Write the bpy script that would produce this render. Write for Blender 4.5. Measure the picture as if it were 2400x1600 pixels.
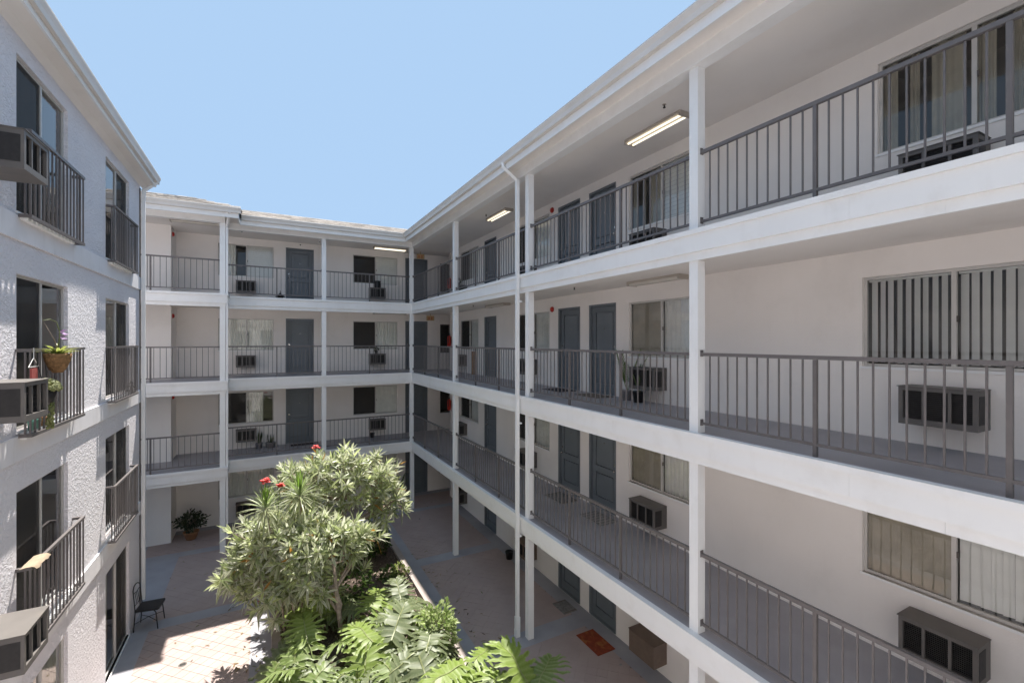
import bpy, math, random
from mathutils import Matrix, Vector, Euler, Quaternion
R = math.radians
scene = bpy.context.scene
for o in list(bpy.data.objects): bpy.data.objects.remove(o)
COL = scene.collection

# ------------------------------------------------------------------ camera
EYE = 6.53
YAW = R(28.3)
cd = bpy.data.cameras.new('camera'); cam = bpy.data.objects.new('camera', cd); COL.objects.link(cam)
cd.sensor_width = 36; cd.lens = 16.05; cd.clip_start = 0.02; cd.clip_end = 3000
cam.location = (0, 0, EYE); cam.rotation_euler = (R(90), 0, -YAW)
scene.camera = cam

# ------------------------------------------------------------------ sky, sun, exposure
TO_SUN = Vector((0.113, 0.433, 1.0)).normalized()
world = bpy.data.worlds.new('World'); scene.world = world; world.use_nodes = True
wn = world.node_tree.nodes; wl = world.node_tree.links
bg = wn['Background']; sky = wn.new('ShaderNodeTexSky'); sky.sky_type = 'NISHITA'; sky.sun_disc = False
sky.sun_elevation = math.asin(TO_SUN.z); sky.sun_rotation = math.atan2(TO_SUN.x, TO_SUN.y)
sky.air_density = 1.0; sky.dust_density = 0.2; sky.ozone_density = 1.0
# clear even blue, as the photograph shows it from roof line to frame top: the sky model blended with its own mean tone
mixs = wn.new('ShaderNodeMixRGB'); mixs.inputs[0].default_value = 0.99; mixs.inputs[2].default_value = (0.505, 0.735, 1.04, 1)
wl.new(sky.outputs[0], mixs.inputs[1])
wl.new(mixs.outputs[0], bg.inputs['Color']); bg.inputs['Strength'].default_value = 0.15
sd = bpy.data.lights.new('sun', 'SUN'); sun = bpy.data.objects.new('sun', sd); COL.objects.link(sun)
sd.energy = 2.0; sd.angle = R(0.5); sd.color = (1.0, 0.95, 0.88)
sun.location = (0, 0, 40); sun.rotation_euler = TO_SUN.to_track_quat('Z', 'Y').to_euler()
scene.view_settings.view_transform = 'Standard'; scene.view_settings.look = 'None'
scene.view_settings.gamma = 1; scene.view_settings.use_curve_mapping = False
scene.view_settings.exposure = 2.5
scene.render.engine = 'CYCLES'
scene.cycles.max_bounces = 12; scene.cycles.diffuse_bounces = 12; scene.cycles.glossy_bounces = 4
scene.cycles.transparent_max_bounces = 16

# ------------------------------------------------------------------ materials
MATS = {}
def nodes(name):
    m = bpy.data.materials.new(name); m.use_nodes = True; MATS[name] = m
    nt = m.node_tree
    return m, nt, nt.nodes['Principled BSDF'], nt.nodes, nt.links

def mat(name, col, rough=0.7, var=0.06, vscale=1.5, bump=0.0, bscale=60.0, bdist=0.004, metal=0.0, spec=0.4,
        stain=None, stain_scale=0.7, stain_amt=0.35, detail=6, streak=0.0):
    m, nt, b, N, L = nodes(name)
    b.inputs['Roughness'].default_value = rough; b.inputs['Metallic'].default_value = metal
    b.inputs['Specular IOR Level'].default_value = spec
    tc = N.new('ShaderNodeTexCoord')
    nz = N.new('ShaderNodeTexNoise'); nz.inputs['Scale'].default_value = vscale; nz.inputs['Detail'].default_value = detail
    L.new(tc.outputs['Object'], nz.inputs['Vector'])
    rp = N.new('ShaderNodeValToRGB')
    rp.color_ramp.elements[0].position = 0.3; rp.color_ramp.elements[1].position = 0.7
    rp.color_ramp.elements[0].color = tuple(max(0, c * (1 - var)) for c in col) + (1,)
    rp.color_ramp.elements[1].color = tuple(min(1, c * (1 + var)) for c in col) + (1,)
    L.new(nz.outputs['Fac'], rp.inputs['Fac'])
    out = rp.outputs['Color']
    if stain:
        n2 = N.new('ShaderNodeTexNoise'); n2.inputs['Scale'].default_value = stain_scale; n2.inputs['Detail'].default_value = 8
        n2.inputs['Roughness'].default_value = 0.65
        L.new(tc.outputs['Object'], n2.inputs['Vector'])
        r2 = N.new('ShaderNodeMapRange'); r2.inputs[1].default_value = 0.52; r2.inputs[2].default_value = 0.72
        r2.inputs[3].default_value = 0; r2.inputs[4].default_value = stain_amt
        L.new(n2.outputs['Fac'], r2.inputs[0])
        mx = N.new('ShaderNodeMixRGB'); L.new(r2.outputs[0], mx.inputs[0]); L.new(out, mx.inputs[1])
        mx.inputs[2].default_value = stain + (1,); out = mx.outputs[0]
    if streak:      # rain streaks running down the face
        mp = N.new('ShaderNodeMapping'); mp.inputs['Scale'].default_value = (5, 5, 0.7); L.new(tc.outputs['Object'], mp.inputs[0])
        n4 = N.new('ShaderNodeTexNoise'); n4.inputs['Scale'].default_value = 1.4; n4.inputs['Detail'].default_value = 7; n4.inputs['Roughness'].default_value = 0.62
        L.new(mp.outputs[0], n4.inputs['Vector'])
        r4 = N.new('ShaderNodeMapRange'); r4.inputs[1].default_value = 0.55; r4.inputs[2].default_value = 0.78; r4.inputs[3].default_value = 0; r4.inputs[4].default_value = streak
        L.new(n4.outputs['Fac'], r4.inputs[0])
        m4 = N.new('ShaderNodeMixRGB'); L.new(r4.outputs[0], m4.inputs[0]); L.new(out, m4.inputs[1]); m4.inputs[2].default_value = (0.50, 0.455, 0.41, 1); out = m4.outputs[0]
    L.new(out, b.inputs['Base Color'])
    if bump:
        n3 = N.new('ShaderNodeTexNoise'); n3.inputs['Scale'].default_value = bscale; n3.inputs['Detail'].default_value = 5
        L.new(tc.outputs['Object'], n3.inputs['Vector'])
        bp = N.new('ShaderNodeBump'); bp.inputs['Strength'].default_value = bump; bp.inputs['Distance'].default_value = bdist
        L.new(n3.outputs['Fac'], bp.inputs['Height']); L.new(bp.outputs[0], b.inputs['Normal'])
    return m

mat('wall_stucco', (0.86, 0.815, 0.775), 0.9, 0.03, 0.9, 0.35, 55, 0.006, stain=(0.70, 0.655, 0.61), stain_scale=0.5, stain_amt=0.5, streak=0.07)
mat('ceiling_stucco', (0.83, 0.79, 0.75), 0.9, 0.035, 0.8, 0.35, 60, 0.006, stain=(0.66, 0.60, 0.54), stain_scale=0.6, stain_amt=0.35)
mat('white_paint', (0.85, 0.845, 0.835), 0.55, 0.025, 1.2, 0.12, 25, 0.003, stain=(0.64, 0.60, 0.55), stain_scale=2.2, stain_amt=0.24, streak=0.08)
mat('deck_paint', (0.33, 0.315, 0.332), 0.55, 0.10, 1.3, 0.2, 80, 0.003, stain=(0.39, 0.38, 0.385), stain_scale=0.8, stain_amt=0.5)
mat('rail_metal', (0.140, 0.124, 0.120), 0.42, 0.08, 6.0, 0.1, 120, 0.001, spec=0.5)
mat('door_paint', (0.155, 0.176, 0.195), 0.45, 0.06, 2.0, 0.1, 60, 0.002)
mat('aluminium', (0.58, 0.56, 0.53), 0.45, 0.05, 5, metal=0.15)
mat('dark_frame', (0.11, 0.095, 0.085), 0.5, 0.08, 5)
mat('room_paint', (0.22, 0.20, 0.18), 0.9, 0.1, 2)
mat('curtain', (0.84, 0.82, 0.78), 0.9, 0.05, 8)
mat('blind', (0.85, 0.83, 0.80), 0.7, 0.04, 6)
mat('shade_tan', (0.46, 0.41, 0.33), 0.85, 0.10, 5)
mat('left_band', (0.83, 0.80, 0.81), 0.85, 0.04, 1.5, 0.3, 50, 0.005, stain=(0.62, 0.59, 0.57), stain_scale=1.0, stain_amt=0.35, streak=0.2)
mat('casing', (0.135, 0.122, 0.112), 0.5, 0.10, 4, 0.1, 80, 0.001, stain=(0.19, 0.16, 0.13), stain_scale=3, stain_amt=0.5)
mat('casing_brown', (0.165, 0.120, 0.092), 0.55, 0.12, 4, stain=(0.10, 0.07, 0.05), stain_scale=3, stain_amt=0.5)
mat('grille', (0.030, 0.027, 0.026), 0.6, 0.2, 20)
mat('chrome', (0.62, 0.60, 0.56), 0.25, 0.05, 5, metal=0.9)
mat('gutter', (0.70, 0.655, 0.61), 0.5, 0.04, 2, stain=(0.55, 0.50, 0.45), stain_scale=1.4, stain_amt=0.4)
mat('grout', (0.255, 0.195, 0.175), 0.9, 0.12, 3, 0.3, 90, 0.003)
mat('band_concrete', (0.33, 0.325, 0.35), 0.75, 0.10, 1.6, 0.25, 70, 0.003, stain=(0.36, 0.345, 0.35), stain_scale=0.9, stain_amt=0.5)
mat('planter_wall', (0.36, 0.305, 0.285), 0.85, 0.08, 2, 0.4, 70, 0.005, stain=(0.25, 0.21, 0.19), stain_scale=1.6, stain_amt=0.5)
mat('earth', (0.115, 0.083, 0.068), 0.95, 0.55, 22, 1.0, 45, 0.04)
mat('bark', (0.34, 0.275, 0.22), 0.9, 0.30, 14, 0.7, 50, 0.01)
mat('green_stem', (0.16, 0.20, 0.07), 0.55, 0.2, 9)
mat('terracotta', (0.42, 0.215, 0.105), 0.75, 0.15, 5)
mat('pot_grey', (0.33, 0.31, 0.32), 0.6, 0.1, 6)
mat('black_plastic', (0.022, 0.021, 0.022), 0.45, 0.2, 6)
mat('black_iron', (0.018, 0.016, 0.015), 0.5, 0.2, 8)
mat('red_plastic', (0.50, 0.035, 0.022), 0.35, 0.1, 8)
mat('sign_tan', (0.52, 0.37, 0.20), 0.6, 0.1, 6)
mat('sign_orange', (0.50, 0.19, 0.10), 0.6, 0.1, 6)
mat('fixture_shell', (0.42, 0.375, 0.325), 0.55, 0.06, 4)
mat('fixture_lens', (0.62, 0.58, 0.52), 0.5, 0.04, 4)
mat('mat_dark', (0.040, 0.032, 0.038), 0.95, 0.3, 18, 0.6, 150, 0.006)
mat('mat_brown', (0.165, 0.135, 0.115), 0.95, 0.3, 14, 0.6, 150, 0.006)
mat('mat_grey', (0.20, 0.19, 0.185), 0.95, 0.25, 16, 0.6, 150, 0.006)
mat('mat_orange', (0.24, 0.045, 0.016), 0.95, 0.25, 9, 0.6, 150, 0.006, stain=(0.42, 0.21, 0.055), stain_scale=4.0, stain_amt=0.9)
mat('mat_light', (0.30, 0.285, 0.275), 0.95, 0.15, 9)
mat('wicker', (0.24, 0.135, 0.06), 0.9, 0.4, 30, 0.8, 90, 0.01)
mat('teal_glaze', (0.16, 0.36, 0.30), 0.25, 0.1, 6)
mat('cloth_tan', (0.33, 0.255, 0.18), 0.95, 0.12, 12, 0.5, 60, 0.01)
mat('cloth_red', (0.44, 0.10, 0.085), 0.9, 0.12, 12)
mat('camera_white', (0.72, 0.70, 0.67), 0.4, 0.03, 5)
mat('lavender', (0.50, 0.32, 0.56), 0.6, 0.15, 12)
mat('flower_red', (0.72, 0.045, 0.035), 0.5, 0.25, 25)
mat('asphalt', (0.055, 0.055, 0.056), 0.9, 0.2, 3, 0.5, 60, 0.01)
mat('shingle', (0.33, 0.29, 0.255), 0.95, 0.32, 16, 0.8, 40, 0.02, stain=(0.45, 0.40, 0.36), stain_scale=9, stain_amt=0.7)
mat('felt', (0.25, 0.24, 0.23), 0.95, 0.1, 3)

def _tile():
    m, nt, b, N, L = nodes('paver')
    oi = N.new('ShaderNodeObjectInfo'); tc = N.new('ShaderNodeTexCoord')
    geo = N.new('ShaderNodeNewGeometry')
    vo = N.new('ShaderNodeTexVoronoi'); vo.inputs['Scale'].default_value = 2.3
    L.new(geo.outputs['Position'], vo.inputs['Vector'])
    nz = N.new('ShaderNodeTexNoise'); nz.inputs['Scale'].default_value = 2.2; nz.inputs['Detail'].default_value = 9; nz.inputs['Roughness'].default_value = 0.6
    L.new(geo.outputs['Position'], nz.inputs['Vector'])
    ad = N.new('ShaderNodeMath'); ad.operation = 'MULTIPLY_ADD'; ad.inputs[1].default_value = 0.22
    L.new(oi.outputs['Random'], ad.inputs[0]); L.new(nz.outputs['Fac'], ad.inputs[2])
    rp = N.new('ShaderNodeValToRGB'); e = rp.color_ramp.elements
    e[0].position = 0.36; e[0].color = (0.350, 0.272, 0.248, 1); e[1].position = 0.82; e[1].color = (0.400, 0.316, 0.288, 1)
    L.new(ad.outputs[0], rp.inputs['Fac']); L.new(rp.outputs[0], b.inputs['Base Color'])
    b.inputs['Roughness'].default_value = 0.8
    n3 = N.new('ShaderNodeTexNoise'); n3.inputs['Scale'].default_value = 90; L.new(geo.outputs['Position'], n3.inputs['Vector'])
    bp = N.new('ShaderNodeBump'); bp.inputs['Strength'].default_value = 0.25; bp.inputs['Distance'].default_value = 0.003
    L.new(n3.outputs['Fac'], bp.inputs['Height']); L.new(bp.outputs[0], b.inputs['Normal'])
_tile()

def _rough_stucco():
    m, nt, b, N, L = nodes('rough_stucco')
    tc = N.new('ShaderNodeTexCoord'); mp = N.new('ShaderNodeMapping'); mp.inputs['Scale'].default_value = (1, 0.75, 1.2)
    L.new(tc.outputs['Object'], mp.inputs[0])
    n1 = N.new('ShaderNodeTexNoise'); n1.inputs['Scale'].default_value = 16; n1.inputs['Detail'].default_value = 5
    n1.inputs['Roughness'].default_value = 0.6; n1.inputs['Distortion'].default_value = 0.9
    L.new(mp.outputs[0], n1.inputs['Vector'])
    r1 = N.new('ShaderNodeMapRange'); r1.inputs[1].default_value = 0.40; r1.inputs[2].default_value = 0.66
    L.new(n1.outputs['Fac'], r1.inputs[0])
    n2 = N.new('ShaderNodeTexNoise'); n2.inputs['Scale'].default_value = 1.1; n2.inputs['Detail'].default_value = 5
    L.new(tc.outputs['Object'], n2.inputs['Vector'])
    rp = N.new('ShaderNodeValToRGB'); e = rp.color_ramp.elements
    e[0].position = 0.3; e[0].color = (0.79, 0.755, 0.785, 1); e[1].position = 0.7; e[1].color = (0.86, 0.825, 0.845, 1)
    L.new(n2.outputs['Fac'], rp.inputs[0]); L.new(rp.outputs[0], b.inputs['Base Color'])
    b.inputs['Roughness'].default_value = 0.9
    bp = N.new('ShaderNodeBump'); bp.inputs['Strength'].default_value = 0.65; bp.inputs['Distance'].default_value = 0.024
    L.new(r1.outputs[0], bp.inputs['Height']); L.new(bp.outputs[0], b.inputs['Normal'])
_rough_stucco()

def _glass():
    m = bpy.data.materials.new('glass'); m.use_nodes = True; MATS['glass'] = m
    nt = m.node_tree; N = nt.nodes; L = nt.links; N.clear()
    out = N.new('ShaderNodeOutputMaterial'); mx = N.new('ShaderNodeMixShader')
    fr = N.new('ShaderNodeFresnel'); fr.inputs['IOR'].default_value = 1.5
    tr = N.new('ShaderNodeBsdfTransparent'); tr.inputs[0].default_value = (0.93, 0.95, 0.94, 1)
    gl = N.new('ShaderNodeBsdfGlossy'); gl.inputs['Roughness'].default_value = 0.015; gl.inputs['Color'].default_value = (0.95, 0.95, 0.95, 1)
    tc = N.new('ShaderNodeTexCoord'); nz = N.new('ShaderNodeTexNoise'); nz.inputs['Scale'].default_value = 1.6
    L.new(tc.outputs['Object'], nz.inputs['Vector'])
    bp = N.new('ShaderNodeBump'); bp.inputs['Strength'].default_value = 0.05; bp.inputs['Distance'].default_value = 0.02
    L.new(nz.outputs['Fac'], bp.inputs['Height']); L.new(bp.outputs[0], gl.inputs['Normal'])
    ml = N.new('ShaderNodeMath'); ml.operation = 'MULTIPLY'; ml.inputs[1].default_value = 1.35; ml.use_clamp = True
    L.new(fr.outputs[0], ml.inputs[0])
    L.new(ml.outputs[0], mx.inputs[0]); L.new(tr.outputs[0], mx.inputs[1]); L.new(gl.outputs[0], mx.inputs[2])
    L.new(mx.outputs[0], out.inputs[0])
_glass()

def _screen():
    m = bpy.data.materials.new('insect_screen'); m.use_nodes = True; MATS['insect_screen'] = m
    nt = m.node_tree; N = nt.nodes; L = nt.links; N.clear()
    out = N.new('ShaderNodeOutputMaterial'); mx = N.new('ShaderNodeMixShader'); mx.inputs[0].default_value = 0.62
    tr = N.new('ShaderNodeBsdfTransparent'); df = N.new('ShaderNodeBsdfDiffuse')
    nz = N.new('ShaderNodeTexNoise'); nz.inputs['Scale'].default_value = 2.0
    rp = N.new('ShaderNodeValToRGB'); rp.color_ramp.elements[0].color = (0.060, 0.055, 0.052, 1); rp.color_ramp.elements[1].color = (0.085, 0.080, 0.076, 1)
    L.new(nz.outputs['Fac'], rp.inputs[0]); L.new(rp.outputs[0], df.inputs[0])
    L.new(tr.outputs[0], mx.inputs[1]); L.new(df.outputs[0], mx.inputs[2]); L.new(mx.outputs[0], out.inputs[0])
_screen()

def _tube():
    m, nt, b, N, L = nodes('lit_tube')
    nz = N.new('ShaderNodeTexNoise'); nz.inputs['Scale'].default_value = 3
    rp = N.new('ShaderNodeValToRGB'); rp.color_ramp.elements[0].color = (1.0, 0.86, 0.62, 1); rp.color_ramp.elements[1].color = (1.0, 0.92, 0.72, 1)
    L.new(nz.outputs['Fac'], rp.inputs[0]); L.new(rp.outputs[0], b.inputs['Emission Color'])
    b.inputs['Emission Strength'].default_value = 0.24
_tube()

def leafmat(name, rough=0.42, trans=0.25, spec=0.5):
    m = bpy.data.materials.new(name); m.use_nodes = True; MATS[name] = m
    nt = m.node_tree; N = nt.nodes; L = nt.links
    b = N['Principled BSDF']; out = N['Material Output']
    at = N.new('ShaderNodeAttribute'); at.attribute_name = 'col'
    tc = N.new('ShaderNodeTexCoord'); nz = N.new('ShaderNodeTexNoise'); nz.inputs['Scale'].default_value = 35; nz.inputs['Detail'].default_value = 3
    L.new(tc.outputs['Object'], nz.inputs['Vector'])
    mr = N.new('ShaderNodeMapRange'); mr.inputs[3].default_value = 0.78; mr.inputs[4].default_value = 1.2; L.new(nz.outputs['Fac'], mr.inputs[0])
    mu = N.new('ShaderNodeVectorMath'); mu.operation = 'SCALE'; L.new(at.outputs['Color'], mu.inputs[0]); L.new(mr.outputs[0], mu.inputs['Scale'])
    L.new(mu.outputs[0], b.inputs['Base Color'])
    b.inputs['Roughness'].default_value = rough; b.inputs['Specular IOR Level'].default_value = spec
    tl = N.new('ShaderNodeBsdfTranslucent'); L.new(mu.outputs[0], tl.inputs[0])
    mx = N.new('ShaderNodeMixShader'); mx.inputs[0].default_value = trans
    L.new(b.outputs[0], mx.inputs[1]); L.new(tl.outputs[0], mx.inputs[2]); L.new(mx.outputs[0], out.inputs[0])
leafmat('leaf_silver', 0.34, 0.55, 0.6)
leafmat('leaf_glossy', 0.42, 0.48, 0.4)
leafmat('leaf_dark', 0.5, 0.15, 0.4)

# ------------------------------------------------------------------ mesh helpers
class MB:
    def __init__(s): s.v = []; s.f = []; s.c = []
    def box(s, x0, x1, y0, y1, z0, z1):
        n = len(s.v)
        s.v += [(x0,y0,z0),(x1,y0,z0),(x1,y1,z0),(x0,y1,z0),(x0,y0,z1),(x1,y0,z1),(x1,y1,z1),(x0,y1,z1)]
        s.f += [(n,n+3,n+2,n+1),(n+4,n+5,n+6,n+7),(n,n+1,n+5,n+4),(n+1,n+2,n+6,n+5),(n+2,n+3,n+7,n+6),(n+3,n,n+4,n+7)]
        return s
    def quad(s, a, b, c, d):
        n = len(s.v); s.v += [tuple(a), tuple(b), tuple(c), tuple(d)]; s.f.append((n, n+1, n+2, n+3)); return s
    def poly(s, pts):
        n = len(s.v); s.v += [tuple(p) for p in pts]; s.f.append(tuple(range(n, n+len(pts)))); return s
    def prism(s, pts, axis, a0, a1):
        # extrude closed 2-D outline along an axis ('x','y','z')
        def P(p, a):
            if axis == 'x': return (a, p[0], p[1])
            if axis == 'y': return (p[0], a, p[1])
            return (p[0], p[1], a)
        n = len(s.v); k = len(pts)
        s.v += [P(p, a0) for p in pts] + [P(p, a1) for p in pts]
        for i in range(k): s.f.append((n+i, n+(i+1) % k, n+k+(i+1) % k, n+k+i))
        s.f.append(tuple(range(n+k-1, n-1, -1))); s.f.append(tuple(range(n+k, n+2*k)))
        return s
    def tube(s, pts, rads, seg=8, caps=True):
        pts = [Vector(p) for p in pts]; n0 = len(s.v)
        if not isinstance(rads, (list, tuple)): rads = [rads]*len(pts)
        up = Vector((0.13, 0.07, 1)).normalized(); prev = None
        for i, p in enumerate(pts):
            d = (pts[min(i+1, len(pts)-1)] - pts[max(i-1, 0)]).normalized()
            if prev is None:
                a = d.cross(up)
                if a.length < 1e-3: a = d.cross(Vector((1, 0, 0)))
                a.normalize()
            else:
                a = (prev - d*prev.dot(d)).normalized()
            b = d.cross(a); prev = a
            for k in range(seg):
                t = 2*math.pi*k/seg
                s.v.append(tuple(p + (a*math.cos(t) + b*math.sin(t))*rads[i]))
        for i in range(len(pts)-1):
            for k in range(seg):
                a = n0+i*seg+k; b = n0+i*seg+(k+1) % seg
                s.f.append((a, b, b+seg, a+seg))
        if caps:
            s.f.append(tuple(range(n0+seg-1, n0-1, -1))); e = n0+(len(pts)-1)*seg
            s.f.append(tuple(range(e, e+seg)))
        return s
    def lathe(s, prof, c=(0, 0, 0), seg=16):
        n0 = len(s.v)
        for r, z in prof:
            for k in range(seg):
                t = 2*math.pi*k/seg; s.v.append((c[0]+r*math.cos(t), c[1]+r*math.sin(t), c[2]+z))
        for i in range(len(prof)-1):
            for k in range(seg):
                a = n0+i*seg+k; b = n0+i*seg+(k+1) % seg; s.f.append((a, b, b+seg, a+seg))
        s.f.append(tuple(range(n0+seg-1, n0-1, -1))); e = n0+(len(prof)-1)*seg; s.f.append(tuple(range(e, e+seg)))
        return s
    def ball(s, c, r, seg=10, rings=6, sq=(1, 1, 1)):
        n0 = len(s.v)
        for i in range(rings+1):
            ph = math.pi*i/rings
            rr = max(math.sin(ph), 1e-3)
            for k in range(seg):
                t = 2*math.pi*k/seg
                s.v.append((c[0]+r*sq[0]*rr*math.cos(t), c[1]+r*sq[1]*rr*math.sin(t), c[2]+r*sq[2]*math.cos(ph)))
        for i in range(rings):
            for k in range(seg):
                a = n0+i*seg+k; b = n0+i*seg+(k+1) % seg; s.f.append((a, a+seg, b+seg, b))
        return s
    def mesh(s, name, mats, smooth=False):
        me = bpy.data.meshes.new(name); me.from_pydata(s.v, [], s.f)
        for m in ([mats] if isinstance(mats, str) else mats): me.materials.append(MATS[m])
        if smooth:
            for p in me.polygons: p.use_smooth = True
        if s.c:
            at = me.color_attributes.new('col', 'FLOAT_COLOR', 'POINT')
            flat = []
            for c in s.c: flat += [c[0], c[1], c[2], 1.0]
            at.data.foreach_set('color', flat)
        me.update(); return me

WM = {}
I4 = Matrix.Identity(4)
def link(name, data, parent=None, M=None):
    o = bpy.data.objects.new(name, data); COL.objects.link(o)
    M = M.copy() if M is not None else I4.copy()
    WM[o] = M
    if parent is not None:
        o.parent = parent; o.matrix_basis = WM[parent].inverted() @ M
    else: o.matrix_basis = M
    return o
def part(name, mb, m, parent, M=None, smooth=False, kind=None):
    me = mb.mesh(name, m, smooth) if isinstance(mb, MB) else mb
    o = link(name, me, parent, M)
    if kind: o['kind'] = kind
    return o
def tag(o, label, cat, group=None):
    o['label'] = label; o['category'] = cat
    if group: o['group'] = group
    return o
def thing(name, label, cat, loc=(0, 0, 0), rz=0.0, group=None):
    o = link(name, None, None, Matrix.Translation(loc) @ Matrix.Rotation(rz, 4, 'Z'))
    o.empty_display_size = 0.2
    return tag(o, label, cat, group)
def T(x, y, z, rz=0.0): return Matrix.Translation((x, y, z)) @ Matrix.Rotation(rz, 4, 'Z')
RW, BW, LW = R(-90), 0.0, R(90)         # facade directions: local -y looks out of the wall

# pixel of the photograph (2400 x 1600) to a point on a known plane
FPX = 1070.0
def ray(px): u = (px-1200)/FPX; return u*math.cos(YAW)+math.sin(YAW), -u*math.sin(YAW)+math.cos(YAW)
def onZ(px, py, z): dx, dy = ray(px); t = (EYE-z)*FPX/(py-799.5); return Vector((dx*t, dy*t, z))
def onY(px, py, y): dx, dy = ray(px); t = y/dy; return Vector((dx*t, y, EYE+(799.5-py)/FPX*t))

FL = [0.0, 2.64, 5.31, 8.0]
FN = ['ground', 'second', 'third', 'top']
CEIL = [2.35, 5.02, 7.71, 10.30]

# ------------------------------------------------------------------ wall with openings
def wall(parent, M, u0, u1, z0, z1, ops, m, depth=0.12, name='wall'):
    """front face in the local plane y=0 from u0..u1, z0..z1 with openings (a,b,c,d) and their reveals"""
    us = sorted(set([u0, u1] + [a for o in ops for a in o[:2]])); zs = sorted(set([z0, z1] + [a for o in ops for a in o[2:4]]))
    mb = MB()
    for i in range(len(us)-1):
        for j in range(len(zs)-1):
            cu = (us[i]+us[i+1])/2; cz = (zs[j]+zs[j+1])/2
            if any(o[0] < cu < o[1] and o[2] < cz < o[3] for o in ops): continue
            mb.quad((us[i], 0, zs[j]), (us[i+1], 0, zs[j]), (us[i+1], 0, zs[j+1]), (us[i], 0, zs[j+1]))
    for a, b, c, d in ops:
        mb.quad((a, 0, c), (a, 0, d), (a, depth, d), (a, depth, c)); mb.quad((b, 0, c), (b, depth, c), (b, depth, d), (b, 0, d))
        mb.quad((a, 0, d), (b, 0, d), (b, depth, d), (a, depth, d)); mb.quad((a, 0, c), (a, depth, c), (b, depth, c), (b, 0, c))
    return part(name, mb, m, parent, M)

# ------------------------------------------------------------------ windows, doors
MCACHE = {}
def cached(key, fn):
    if key not in MCACHE: MCACHE[key] = fn()
    return MCACHE[key]

def ring(mb, x0, x1, z0, z1, y0, y1, t, bottom=True):
    mb.box(x0, x0+t, y0, y1, z0, z1); mb.box(x1-t, x1, y0, y1, z0, z1)
    mb.box(x0+t, x1-t, y0, y1, z1-t, z1)
    if bottom: mb.box(x0+t, x1-t, y0, y1, z0, z0+t)
    return mb

def wavy(x0, x1, z0, z1, y, amp, waves, n):
    mb = MB()
    for i in range(n+1):
        x = x0+(x1-x0)*i/n; yy = y+amp*math.sin(i/n*waves*2*math.pi)+amp*0.4*math.sin(i/n*waves*4.3+1)
        mb.v += [(x, yy, z0), (x, yy, z1)]
    for i in range(n): mb.f.append((2*i, 2*i+2, 2*i+3, 2*i+1))
    return mb

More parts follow.
